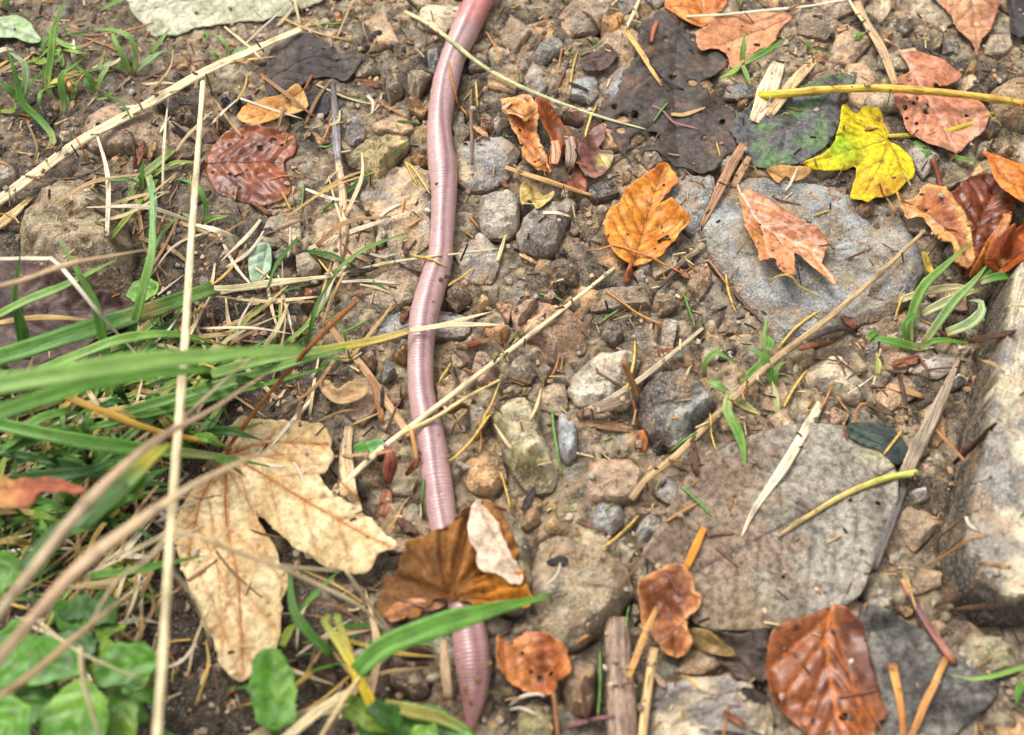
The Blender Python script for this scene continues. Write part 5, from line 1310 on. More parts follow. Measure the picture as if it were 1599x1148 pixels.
straw('red stalk below the amber beech leaf', [(986, 410), (981, 425), (978, 442)], 7, S(160, 84, 46), name='twig', cat='twig', mat='wood')
straw('tan wood strip near the grey straw', [(1388, 602), (1414, 610), (1444, 620)], 12, S(190, 150, 108), section='flat', ratio=.3, name='wood_chip', cat='wood chip', mat='wood')
straw('dark brown twig standing in the trampled soil', [(1404, 585), (1412, 620), (1416, 662)], 8, S(88, 62, 52), name='twig', cat='twig', mat='wood')
straw('brown twig between the grey straw and the block', [(1462, 670), (1484, 695), (1506, 720)], 8, S(160, 112, 78), name='twig', cat='twig', mat='wood')
straw('brown root curling near the grass', [(1334, 660), (1340, 636), (1355, 630), (1382, 642), (1410, 662)], 5, S(170, 122, 84), name='root', cat='root', hull=False)
straw('brown twig piece on the slab foot', [(1248, 545), (1272, 538), (1304, 532)], 9, S(134, 82, 54), name='twig', cat='twig', mat='wood')
straw('dark root along the slab edge', [(1262, 532), (1290, 520), (1318, 514), (1340, 518)], 6, S(74, 50, 44), name='root', cat='root', mat='wood', hull=False)
straw('white rootlet beside the small orange leaf', [(796, 1102), (808, 1092), (822, 1086), (842, 1084), (850, 1088)], 6, S(226, 214, 194), name='root', cat='root', hull=False)
straw('second white rootlet beside the small orange leaf', [(796, 1108), (815, 1106), (838, 1116)], 5, S(216, 200, 176), name='root', cat='root', hull=False)
straw('mauve twig lying across the wooden stick', [(886, 1136), (925, 1124), (968, 1118)], 8, S(136, 92, 90), name='twig', cat='twig', mat='wood')
straw('brown stalk below the small orange leaf', [(864, 1082), (868, 1110), (872, 1170)], 8, S(150, 104, 70), name='twig', cat='twig', mat='wood')
straw('bleached folded stalk beside the worm', [(498, 484), (530, 530), (572, 580), (606, 632), (640, 680)], 12, S(192, 152, 108), section='flat', ratio=.3, taper=(.6, 1.1), hull=False)
straw('brown dead blade beside the bleached stalk', [(596, 660), (592, 630), (588, 610), (575, 585)], 15, S(166, 116, 76), section='flat', ratio=.3, taper=(.5, .4))
straw('tan straw beside the worm flank', [(642, 672), (648, 700), (652, 730)], 8, S(206, 156, 92))
straw('dry flat leaf base beside the maple leaf', [(545, 665), (540, 710), (546, 760), (560, 800)], 24, S(206, 178, 136), section='flat', ratio=.2, taper=(.5, .6), hull=False)
straw('thin straw from the maple leaf to the grass', [(548, 664), (570, 655), (592, 645)], 4, STRAW)
straw('rough red-brown cone scale strip beside the worm', [(606, 700), (610, 726), (606, 754)], 24, S(150, 84, 62), name='catkin', cat='catkin', mat='wood', ratio=.6, taper=(.5, .5), wobble=2)
straw('fine branched rootlet net below the catkin', [(604, 828), (622, 806), (628, 790), (640, 776)], 3, STRAW, name='root', cat='root', hull=False)
straw('brown chip under the catkin', [(604, 766), (602, 790), (596, 806)], 20, S(150, 92, 66), name='wood_chip', cat='wood chip', mat='wood', section='flat', ratio=.25)
straw('twisted brown seed on the mud', [(712, 544), (734, 538), (762, 530)], 12, S(150, 84, 58), name='seed', cat='seed', ratio=.6, taper=(.25, .5))
straw('small red leaf tip stuck below the hollow stem', [(1000, 672), (1003, 688), (1004, 706)], 18, S(190, 112, 62), section='flat', ratio=.15, name='leaf_scrap', cat='leaf scrap', taper=(.6, .4))
straw('dark twig under the hollow stem', [(988, 624), (993, 645), (996, 668)], 6, S(120, 78, 50), name='twig', cat='twig', mat='wood')

# the hollow upright stem: a pipe that stands out of the soil
def hollow_stem():
    b = proj_surface(994, 616, HC); zt = b[2] + 0.015
    t = P(973, 563, zt)
    n = 8; K = 14
    ax = (t - b) / np.linalg.norm(t - b)
    s = np.cross(ax, [0, 1, 0]); s /= np.linalg.norm(s); u = np.cross(ax, s)
    V = []; F = []
    rad = lambda i: 0.0013 * (1.15 - 0.25 * i / n)
    for i in range(n + 1):
        for j in range(K):
            a = 2 * math.pi * j / K; V.append(b + (t - b) * i / n + (s * math.cos(a) + u * math.sin(a)) * rad(i))
    for i in range(n, n - 4, -1):                         # inner wall
        for j in range(K):
            a = 2 * math.pi * j / K; V.append(b + (t - b) * i / n + (s * math.cos(a) + u * math.sin(a)) * rad(i) * 0.62)
    R = n + 5
    for i in range(R - 1):
        for j in range(K):
            F.append((i * K + j, i * K + (j + 1) % K, (i + 1) * K + (j + 1) % K, (i + 1) * K + j))
    F.append(tuple((R - 1) * K + j for j in range(K)))
    V = np.array(V)
    o = mk('hollow_stem', V, F, M['straw'], np.broadcast_to(S(176, 132, 84), (len(V), 3)), np.column_stack([np.tile(np.linspace(0, 1, K), R), V[:, 2] * 6]), origin=b)
    tag(o, 'short brown hollow stem sticking up out of the soil', 'stem')
hollow_stem()

# ------------------------------------------------------------------ needles placed one by one: (x0,y0,x1,y1,w,colour)
YEL, GRN, ORG, RDB = S(208, 172, 88), S(100, 138, 66), S(184, 128, 72), S(118, 78, 62)
NEEDLE_KIND = {'y': (YEL, 'yellow fallen conifer needle on the wet soil'), 'g': (GRN, 'green fallen conifer needle on the wet soil'), 'o': (ORG, 'orange-brown fallen conifer needle on the wet soil'), 'r': (RDB, 'dark red-brown fallen conifer needle on the wet soil')}
def needle_obj(p0, p1, kind, w=0.0011, bend=0.0, lift=0.0):
    col, lab = NEEDLE_KIND[kind]
    n = 9; t = np.linspace(0, 1, n)[:, None]
    pts = p0 * (1 - t) + p1 * t
    d_ = p1 - p0; sd = np.array([-d_[1], d_[0], 0]); 
    pts = pts + sd * (bend * 4 * t * (1 - t))
    z = hat(pts[:, 0], pts[:, 1]); s = np.linspace(0, 1, n)
    pts[:, 2] = hull_up(s, z) * 0.7 + z * 0.3 + w * 0.35 + lift
    pts[:, 2] = np.maximum(pts[:, 2], z + w * 0.2)
    wid = w * np.array([.6, .95, 1, 1, 1, 1, .95, .8, .2])
    V, F, U, k = sweep(pts, wid, wid * 0.6, 'needle')
    o = mk('conifer_needle', V, F, M['needle'], None, U, origin=pts[0])
    c = col * random.uniform(0.8, 1.15); o.color = (c[0], c[1], c[2], 1)
    tag(o, lab, 'needle', 'fallen conifer needles')
    splat(V, 0, 0)
NEED = [(630, 252, 672, 304, 'y'), (632, 256, 652, 290, 'y'), (531, 152, 574, 160, 'g'), (574, 160, 640, 186, 'o'), (620, 190, 659, 194, 'g'), (482, 42, 538, 36, 'g'), (496, 228, 520, 228, 'g'), (945, 455, 1040, 510, 'o'), (916, 392, 1072, 432, 'o'), (1066, 458, 1085, 514, 'g'), (1134, 428, 1150, 490, 'y'), (1104, 404, 1134, 445, 'o'),
        (977, 612, 991, 530, 'y'), (862, 640, 878, 748, 'g'), (842, 460, 882, 472, 'g'), (938, 505, 966, 488, 'g'), (1062, 760, 1112, 808, 'g'), (942, 856, 1000, 802, 'y'), (1040, 815, 1090, 786, 'o'), (895, 812, 952, 838, 'r'), (758, 30, 782, 106, 'o'), (742, 114, 746, 172, 'y'), (700, 96, 716, 160, 'o'), (716, 150, 732, 178, 'o'), (1020, 192, 1044, 160, 'g'), (906, 88, 945, 62, 'g'), (909, 18, 936, 52, 'r'),
        (890, 148, 902, 80, 'y'), (914, 215, 932, 164, 'y'), (866, 150, 888, 100, 'r'), (1012, 990, 1014, 996, 'r'), (933, 1118, 936, 1010, 'g'), (900, 1005, 922, 992, 'o'), (660, 800, 662, 745, 'g'), (685, 600, 706, 564, 'y'), (744, 690, 780, 596, 'y'), (702, 720, 770, 646, 'y'), (1398, 500, 1412, 458, 'y'), (1436, 500, 1486, 532, 'o'), (1430, 552, 1450, 592, 'r'), (1215, 545, 1282, 485, 'y'), (1224, 636, 1260, 578, 'y'),
        (1200, 440, 1282, 466, 'y'), (476, 290, 470, 330, 'g'), (455, 330, 440, 300, 'y'), (535, 520, 575, 500, 'g'), (640, 400, 700, 420, 'y'), (700, 447, 741, 418, 'y'), (1050, 560, 1090, 585, 'r'), (1060, 718, 1100, 726, 'r'), (1280, 640, 1300, 600, 'o'), (240, 36, 130, 58, 'o'), (330, 95, 215, 130, 'r'), (133, 60, 196, 88, 'o'), (370, 160, 382, 100, 'y'), (520, 180, 502, 225, 'o'), (660, 340, 630, 360, 'o'), (1060, 930, 1036, 892, 'r'), (1116, 855, 1152, 888, 'r'), (1104, 836, 1148, 834, 'r'), (1380, 710, 1410, 672, 'y')]
for x0, y0, x1, y1, kd in NEED:
    needle_obj(proj_surface(x0, y0), proj_surface(x1, y1), kd, 0.0011, random.uniform(-.05, .05))

# ------------------------------------------------------------------ grass
G1, G2, G3, G4, YG = S(104, 152, 62), S(134, 172, 86), S(78, 120, 44), S(156, 178, 112), S(180, 178, 80)
def tuft(label, base_px, name='grass_tuft', group=None):
    b = proj_surface(base_px[0], base_px[1], H)
    o = empty(name, b, label, 'grass', group); o['_o'] = [float(v) for v in b]
    return o
def gb(t, path, w, zs, col=None, stops=None, taper=(.75, .08), ratio=.16, mat='grass', mid=1.0, sec='blade', twist=0.0, name='blade'):
    """one grass blade; path from the root or lower end to the tip"""
    return strip(name, path, w, mat, col, parent=t, zs=zs, section=sec, ratio=ratio, taper=taper, stops=stops, mid=mid, twist=twist, n=int(np.clip(np.hypot(*np.diff(np.asarray(path, float), axis=0).T).sum() / 14, 10, 48)))

t = tuft('grass clump of long arching blades that lean over the maple leaf', (40, 640))
gb(t, [(-60, 612), (60, 590), (200, 568), (340, 555), (474, 544)], 34, [122, 120, 115, 108, 100], G2, taper=(.9, .3))
gb(t, [(-60, 665), (50, 628), (140, 600), (230, 585), (330, 578)], 28, [112, 110, 104, 94, 80], G1, taper=(1, .3))
gb(t, [(330, 585), (420, 560), (520, 545), (600, 528), (640, 516)], 17, [40, 34, 26, 18, 14], None, stops=[(0, G2), (.5, S(150, 176, 100)), (.7, S(196, 178, 80)), (1, S(214, 182, 120))], taper=(1.0, .6))
gb(t, [(640, 516), (690, 508), (740, 494), (772, 486)], 8, [14, 14, 11, 9], PALE, mat='straw', sec='flat', ratio=.3)
gb(t, [(640, 516), (700, 508), (760, 507), (796, 509)], 9, [14, 14, 11, 9], PALE, mat='straw', sec='flat', ratio=.3)
gb(t, [(-40, 570), (40, 546), (120, 520), (220, 490), (334, 450)], 32, [30, 26, 22, 16, 10], None, stops=[(0, G1), (.6, S(88, 134, 62)), (.75, S(150, 140, 80)), (.8, S(86, 126, 56)), (1, S(110, 140, 60))], taper=(.9, .7))
gb(t, [(334, 450), (370, 450), (440, 440), (520, 432)], 13, [10, 7, 6, 6], S(196, 184, 140), mat='straw', sec='flat', ratio=.2)
gb(t, [(60, 578), (120, 555), (190, 530), (270, 522), (362, 542)], 17, [36, 38, 36, 30, 16], None, stops=[(0, G2), (.8, S(120, 160, 70)), (1, YG)])
gb(t, [(-30, 506), (40, 470), (100, 446), (185, 404)], 14, [34, 36, 34, 30], G2)
gb(t, [(172, 628), (166, 560), (150, 480), (122, 425), (92, 372)], 17, [6, 16, 28, 38, 44], None, stops=[(0, S(140, 160, 70)), (.3, G3), (1, G2)])
gb(t, [(196, 560), (214, 490), (226, 440), (238, 384), (236, 275)], 15, [8, 20, 28, 30, 16], None, stops=[(0, G3), (.6, G2), (1, S(130, 178, 124))], taper=(.8, .3))
gb(t, [(40, 562), (30, 520), (24, 460), (34, 384)], 11, [20, 30, 40, 50], G3)
gb(t, [(45, 562), (38, 510), (26, 470)], 12, [20, 26, 32], G3)
gb(t, [(-40, 655), (80, 680), (200, 700), (330, 712), (420, 728)], 26, [44, 42, 36, 28, 16], None, stops=[(0, G1), (.6, G3), (.8, S(130, 132, 80)), (1, G1)])
gb(t, [(170, 652), (270, 622), (370, 594), (460, 566), (540, 545)], 19, [24, 28, 30, 30, 26], None, stops=[(0, G3), (1, G2)], taper=(.8, .3))
gb(t, [(140, 668), (260, 640), (340, 618), (430, 596), (520, 570)], 14, [18, 22, 20, 18, 12], G1)
gb(t, [(80, 610), (160, 642), (240, 672), (322, 690)], 11, [44, 40, 32, 22], S(196, 156, 70), sec='tube', ratio=.5, taper=(1, .7))
gb(t, [(135, 650), (220, 632), (300, 608), (362, 590)], 13, [14, 16, 14, 10], S(212, 176, 110), mat='straw', sec='flat', ratio=.2)
gb(t, [(-40, 718), (40, 690), (90, 674), (150, 662)], 18, [40, 38, 36, 30], G3)
gb(t, [(-40, 760), (60, 745), (140, 735), (220, 700)], 22, [30, 28, 26, 20], S(70, 108, 52))
gb(t, [(-30, 700), (80, 720), (190, 748), (300, 760)], 18, [26, 24, 20, 12], S(66, 104, 48))
gb(t, [(100, 770), (180, 700), (230, 660), (300, 630)], 16, [18, 22, 22, 16], G3)
gb(t, [(-30, 455), (40, 436), (110, 412), (240, 388)], 9, [80, 78, 74, 66], S(202, 172, 132), mat='straw', sec='tube', ratio=.5)
gb(t, [(-40, 405), (60, 404), (90, 412), (160, 495), (270, 615)], 6.5, [44, 46, 46, 24, 8], S(226, 212, 186), mat='straw', sec='flat', ratio=.3)
gb(t, [(-30, 508), (60, 496), (140, 500), (170, 506)], 9, [26, 26, 22, 18], S(206, 172, 110), mat='straw', sec='flat', ratio=.3)
gb(t, [(110, 640), (60, 655), (20, 690), (-20, 720)], 16, [36, 40, 40, 36], G1)

t = tuft('thick clump of brown and green blades crossing low over the strawberry-like plant', (20, 980))
gb(t, [(-60, 1040), (20, 930), (90, 840), (150, 770), (240, 690), (330, 640), (420, 580)], 20, [80, 96, 104, 104, 96, 84, 66], None, stops=[(0, S(170, 160, 130)), (.3, S(192, 168, 136)), (1, S(176, 144, 116))], mat='straw', sec='tube', ratio=.5)
gb(t, [(-60, 1100), (40, 980), (120, 890), (220, 812), (320, 748), (450, 690)], 22, [86, 100, 108, 106, 96, 80], None, stops=[(0, S(176, 150, 116)), (.4, S(200, 168, 136)), (.7, S(206, 178, 140)), (1, S(190, 166, 130))], mat='straw', sec='tube', ratio=.5)
gb(t, [(30, 890), (80, 840), (140, 800), (200, 756)], 26, [92, 100, 100, 94], S(110, 142, 92), taper=(.6, .5))
gb(t, [(130, 820), (170, 780), (215, 735), (260, 690)], 30, [70, 74, 74, 66], None, stops=[(0, S(84, 124, 66)), (.6, S(116, 146, 66)), (.8, S(186, 172, 70)), (1, S(150, 160, 70))], taper=(.9, .6))
gb(t, [(30, 890), (100, 835), (200, 740), (300, 640), (420, 535)], 12, [60, 66, 68, 62, 50], S(168, 152, 118), mat='straw', sec='tube', ratio=.5)
gb(t, [(-40, 1110), (40, 1060), (130, 985), (230, 905)], 12, [70, 74, 72, 64], S(184, 150, 112), mat='straw', sec='tube', ratio=.5)
gb(t, [(140, 900), (200, 892), (260, 880), (320, 868)], 14, [34, 34, 30, 22], G1)

t = tuft('tall bleached grass stem with fine side branches, standing over the maple leaf', (250, 1140), 'seed_stalk')
gb(t, [(243, 1180), (252, 1060), (262, 900), (272, 750), (287, 560), (297, 400), (308, 250), (317, 128)], 14, [88, 90, 86, 78, 66, 52, 40, 28], PALE, mat='straw', sec='tube', ratio=.8, taper=(1.0, .6), name='stem')
for path, zs, w in [([(274, 830), (310, 838), (370, 862), (430, 882), (532, 892)], [84, 80, 70, 60, 48], 6), ([(262, 832), (225, 852), (180, 868)], [84, 80, 74], 6), ([(262, 838), (225, 878), (180, 910), (135, 985)], [84, 82, 80, 76], 6), ([(272, 895), (300, 930), (318, 970), (330, 1010)], [82, 74, 62, 50], 6),
                    ([(330, 845), (372, 815), (400, 795)], [76, 70, 64], 4), ([(540, 890), (560, 920), (590, 960), (612, 990)], [44, 36, 26, 18], 5), ([(430, 882), (510, 920), (560, 945), (606, 988)], [58, 46, 36, 22], 7), ([(180, 910), (150, 912), (110, 918)], [80, 78, 76], 5),
                    ([(125, 1010), (130, 1060), (140, 1100), (155, 1148)], [60, 56, 50, 44], 8), ([(60, 970), (110, 1010), (170, 1040), (220, 1060)], [52, 50, 46, 40], 4)]:
    gb(t, path, w, zs, S(222, 200, 158), mat='straw', sec='tube', ratio=.8, taper=(1, .5), name='side_branch')

t = tuft('broad green blade arching over the tail of the worm', (560, 1045))
gb(t, [(556, 1050), (600, 1010), (680, 978), (770, 952), (862, 930)], 38, [34, 36, 36, 34, 30], G1, taper=(.75, .1), mid=.95)
gb(t, [(590, 1120), (570, 1078), (540, 1020), (505, 968), (515, 960)], 16, [22, 26, 28, 28, 28], None, stops=[(0, S(228, 196, 50)), (.4, S(220, 190, 60)), (.7, S(186, 180, 80)), (1, S(150, 160, 70))], taper=(1, .6))
gb(t, [(560, 1070), (545, 1020), (525, 960)], 15, [24, 28, 30], None, stops=[(0, S(226, 196, 60)), (.6, S(200, 180, 90)), (1, S(140, 160, 70))], taper=(1, .7))
gb(t, [(518, 1022), (480, 985), (458, 950), (452, 890)], 16, [20, 22, 22, 20], G3, taper=(.9, .4))
gb(t, [(460, 960), (490, 930), (530, 890)], 9, [18, 18, 14], G1)
gb(t, [(440, 1010), (452, 985), (468, 970)], 14, [14, 16, 18], S(150, 166, 70))
gb(t, [(390, 1200), (450, 1150), (505, 1105), (560, 1072)], 16, [30, 30, 28, 24], S(216, 196, 150), mat='straw', sec='flat', ratio=.25, taper=(.9, .6))
gb(t, [(330, 1190), (420, 1140), (500, 1110), (600, 1105), (660, 1098)], 18, [26, 24, 22, 20, 16], S(186, 166, 124), mat='straw', sec='flat', ratio=.25)
gb(t, [(478, 1190), (520, 1120), (560, 1060), (605, 1030)], 8, [26, 28, 28, 24], S(214, 190, 136), mat='straw', sec='tube', ratio=.6)
gb(t, [(600, 1100), (640, 1110), (690, 1122), (740, 1148)], 22, [20, 20, 18, 14], None, stops=[(0, S(180, 184, 90)), (.5, S(160, 150, 80)), (1, G2)], taper=(.8, .5))
gb(t, [(575, 1100), (590, 1020), (580, 960), (570, 920)], 14, [10, 10, 10, 8], S(186, 156, 118), mat='straw', sec='flat', ratio=.2)
gb(t, [(700, 1090), (696, 1050), (692, 1000)], 16, [7, 8, 8], S(180, 150, 112), mat='straw', sec='flat', ratio=.2, taper=(.8, .6))

def sprout(label, base, blades, group='small grass sprouts in the soil'):
    t = tuft(label, base, 'grass_sprout', group)
    b = np.array(t['_o'])
    for path, w, hs, c in blades:
        z0 = b[2] * 1000
        gb(t, path, w, [z0 + h_ for h_ in hs], None, stops=[(0, S(196, 190, 130)), (.25, c * .9), (1, c)])
    return t
sprout('grass sprout with spreading blades above the thick straw', (205, 120), [([(205, 118), (195, 95), (180, 65), (172, 40)], 10, [0, 7, 12, 12], G2), ([(206, 118), (212, 90), (200, 55), (150, 45), (146, 60)], 9, [0, 8, 14, 12, 8], G2), ([(208, 116), (225, 100), (250, 82), (268, 80)], 9, [0, 5, 7, 5], S(150, 186, 120)), ([(204, 116), (180, 100), (155, 92)], 9, [0, 4, 3], G1), ([(206, 116), (190, 85), (172, 58)], 9, [0, 8, 12], G1)])
sprout('tall grass sprout with curled base near the boulder', (85, 235), [([(75, 235), (84, 215), (60, 185), (35, 160), (25, 120), (10, 70)], 13, [0, 3, 6, 12, 20, 26], G1), ([(34, 158), (40, 130), (38, 100), (12, 80)], 13, [6, 16, 22, 24], S(170, 196, 140)), ([(30, 158), (15, 140), (-5, 125)], 13, [6, 10, 12], G3)])
sprout('upright grass blade with yellow tip and short side blade', (82, 155), [([(82, 155), (74, 132), (80, 90), (86, 40), (108, -10)], 13, [0, 8, 18, 26, 34], S(140, 178, 84)), ([(78, 150), (70, 125), (68, 98)], 8, [0, 6, 10], G1)])
sprout('pale-green hooked grass sprout', (98, 180), [([(97, 182), (100, 155), (95, 120), (112, 105), (130, 92)], 12, [0, 6, 12, 14, 10], G1), ([(98, 180), (105, 160), (98, 140)], 10, [0, 4, 6], S(150, 186, 150))])
sprout('little sprout with curled round leaves', (150, 145), [([(152, 146), (140, 120), (115, 100)], 9, [0, 6, 8], G1), ([(152, 146), (158, 120), (168, 106), (155, 104), (150, 112)], 8, [0, 5, 7, 7, 6], G2), ([(150, 146), (135, 130), (132, 118)], 9, [0, 4, 5], G1)])
sprout('short sprout with a blade lying across the moss', (222, 300), [([(222, 300), (222, 275), (224, 250)], 9, [0, 5, 9], G1), ([(204, 290), (240, 260), (270, 235), (296, 208)], 14, [3, 4, 4, 3], S(140, 160, 84)), ([(190, 326), (205, 305), (214, 295)], 9, [0, 3, 3], S(150, 170, 80)), ([(232, 275), (240, 310), (238, 350), (232, 383)], 13, [6, 10, 12, 10], S(126, 176, 130)), ([(145, 284), (170, 280), (200, 280), (222, 288)], 9, [6, 9, 8, 4], S(120, 170, 110))])
sprout('curved sprout beside the tall bleached stem', (316, 350), [([(316, 352), (322, 325), (312, 295), (290, 282), (272, 280)], 9, [0, 7, 12, 12, 10], G1), ([(316, 352), (330, 342), (360, 336)], 8, [0, 4, 4], G2), ([(312, 350), (296, 338), (282, 332)], 8, [0, 3, 3], G2)])
sprout('thin sprouts by the pale grey-green leaf', (352, 95), [([(352, 95), (356, 78), (345, 60), (328, 52)], 6, [0, 4, 6, 4], G2), ([(352, 95), (370, 80), (400, 68)], 6, [0, 3, 3], S(150, 180, 120)), ([(345, 95), (335, 85), (322, 76)], 6, [0, 3, 3], G1)])
sprout('tiny curled sprout by the pale grey-green leaf', (318, 66), [([(318, 66), (322, 54), (316, 48)], 8, [0, 3, 4], G2)])
sprout('grass sprout beside the peach-coloured leaf', (1158, 100), [([(1158, 100), (1160, 78), (1163, 50)], 9, [0, 5, 8], G2), ([(1158, 100), (1175, 92), (1200, 78), (1230, 58)], 11, [0, 4, 5, 3], G1), ([(1158, 98), (1166, 118), (1172, 135)], 8, [0, 2, 1], G2), ([(1158, 98), (1145, 112), (1122, 122)], 8, [0, 3, 2], S(160, 190, 80))])
sprout('small pale sprout above the thick yellow stalk', (1340, 70), [([(1340, 76), (1338, 62), (1340, 52), (1328, 54)], 8, [0, 4, 6, 5], G2), ([(1340, 56), (1352, 50)], 6, [5, 4], G2), ([(1260, 85), (1262, 72), (1255, 60)], 7, [0, 4, 6], G2), ([(1262, 82), (1275, 80), (1282, 78)], 5, [0, 2, 2], G2)])
sprout('bushy grass sprout between the slab and the granite block', (1430, 540), [([(1420, 545), (1422, 500), (1440, 450), (1475, 415), (1516, 380)], 16, [0, 6, 12, 16, 16], G2), ([(1440, 540), (1490, 470), (1520, 440), (1548, 405)], 15, [0, 8, 14, 18], S(150, 184, 110)), ([(1530, 440), (1560, 432), (1605, 430)], 15, [14, 16, 14], G1), ([(1524, 438), (1545, 420), (1570, 404)], 14, [14, 16, 16], G1), ([(1440, 545), (1400, 535), (1375, 530), (1354, 532)], 15, [0, 5, 6, 4], G1), ([(1354, 530), (1362, 522), (1374, 518)], 12, [5, 6, 5], G1), ([(1432, 548), (1460, 532), (1500, 534), (1518, 536)], 10, [0, 6, 6, 4], G1), ([(1478, 520), (1515, 505), (1533, 485), (1530, 470), (1510, 470)], 18, [3, 6, 9, 10, 8], S(176, 196, 140)), ([(1422, 545), (1412, 510), (1428, 492), (1440, 498)], 13, [0, 6, 8, 8], G1), ([(1370, 585), (1372, 570), (1368, 552)], 10, [0, 2, 4], S(206, 212, 120))])
sprout('pale dry blades lying through the bushy sprout', (1460, 480), [([(1400, 470), (1450, 455), (1500, 448), (1540, 460)], 14, [5, 8, 9, 8], S(206, 190, 140)), ([(1440, 490), (1480, 470), (1520, 455), (1540, 452)], 16, [5, 8, 10, 9], S(196, 198, 140))])
sprout('sprout with a long drooping blade beside the pink-grey stone', (1135, 610), [([(1140, 612), (1135, 640), (1150, 670), (1160, 700), (1163, 742)], 17, [6, 10, 8, 5, 2], G2), ([(1135, 612), (1118, 600), (1104, 595)], 13, [6, 8, 6], G2), ([(1130, 616), (1160, 632), (1192, 650)], 14, [3, 2, 1], S(190, 186, 120)), ([(1100, 590), (1102, 565), (1118, 550), (1130, 556), (1152, 568)], 10, [2, 8, 10, 10, 6], G2)])
sprout('bunched sprout with hooked leaves on the path', (1210, 610), [([(1215, 612), (1205, 590), (1190, 555), (1165, 545)], 14, [0, 5, 9, 8], G1), ([(1205, 600), (1200, 560), (1192, 530), (1200, 485)], 9, [0, 6, 10, 8], G2), ([(1195, 560), (1175, 580), (1155, 600)], 11, [8, 6, 4], G1), ([(1215, 610), (1212, 580), (1220, 568), (1234, 563)], 7, [0, 6, 8, 8], G2), ([(1214, 648), (1212, 620), (1206, 596)], 11, [0, 3, 5], S(216, 216, 150)), ([(1200, 548), (1205, 535), (1196, 522)], 11, [9, 10, 9], G1)])
sprout('thin green blade at the dark slate-coloured leaf', (1640, 1030), [([(1640, 1030), (1599, 1042), (1550, 1056), (1512, 1060), (1480, 1052)], 8, [6, 10, 10, 8, 4], S(150, 186, 90)), ([(1599, 1060), (1590, 1080), (1586, 1100)], 12, [4, 6, 5], G1)])
sprout('green leafy stalk under the pink leaf', (1460, 262), [([(1460, 262), (1450, 250), (1448, 238), (1435, 232)], 16, [0, 4, 6, 5], G1), ([(1480, 240), (1500, 248), (1530, 252)], 9, [2, 3, 2], S(130, 160, 80)), ([(1420, 232), (1434, 226), (1446, 230)], 14, [3, 5, 6], G2)])

# ------------------------------------------------------------------ green broad-leaved plants at the path edge
def broad(label, leaves, base, name='broadleaf_plant', stems=()):
    b = proj_surface(base[0], base[1], H)
    o = empty(name, b, label, 'plant'); o['_o'] = [float(v) for v in b]
    for poly, z, c, c2, mid, kw in leaves:
        leaf(None, poly, c, c2, mid=mid, mat=kw.pop('mat', 'leaf_green'), z_abs=z, parent=o, name='leaf', wav=kw.pop('wav', 1.6), pleat=.35, jag=kw.pop('jag', .8), nside=kw.pop('nside', 4), vein_col=c * 1.15, thick=.3, rib=.6, **kw)
    for path, w, zs, c in stems:
        strip('stem', path, w, 'grass', c, parent=o, zs=zs, ratio=.8, taper=(1, .8))
    return o
LG, LD, LL = S(84, 136, 34), S(54, 98, 22), S(118, 162, 52)
def low_leaf(i):
    rs = np.random.default_rng(6000 + i)
    x, y = (rs.uniform(-30, 250), rs.uniform(930, 1170)) if i < 16 else (rs.uniform(540, 680), rs.uniform(1110, 1170))
    a = rs.uniform(0, 6.28); L_ = rs.uniform(26, 46); W_ = L_ * rs.uniform(.55, .8); ts = np.linspace(0, 6.283, 14, endpoint=False)
    lob = 1 + .16 * np.cos(ts * rs.choice([3, 5]) + rs.uniform(0, 6))
    pl = [(x + L_ * l_ * math.cos(t_) * math.cos(a) - W_ * l_ * math.sin(t_) * math.sin(a), y + .8 * (L_ * l_ * math.cos(t_) * math.sin(a) + W_ * l_ * math.sin(t_) * math.cos(a))) for t_, l_ in zip(ts, lob)]
    c = [LG, LD, LL, S(132, 160, 50)][int(rs.integers(0, 4))]
    return (pl, rs.uniform(9, 26), c, c * .7, [pl[0], (x, y), pl[7]], {'jag': .5, 'nside': 3, 'tilt': (rs.uniform(-.3, .3), rs.uniform(-.3, .3)), 'wav': 1.5})
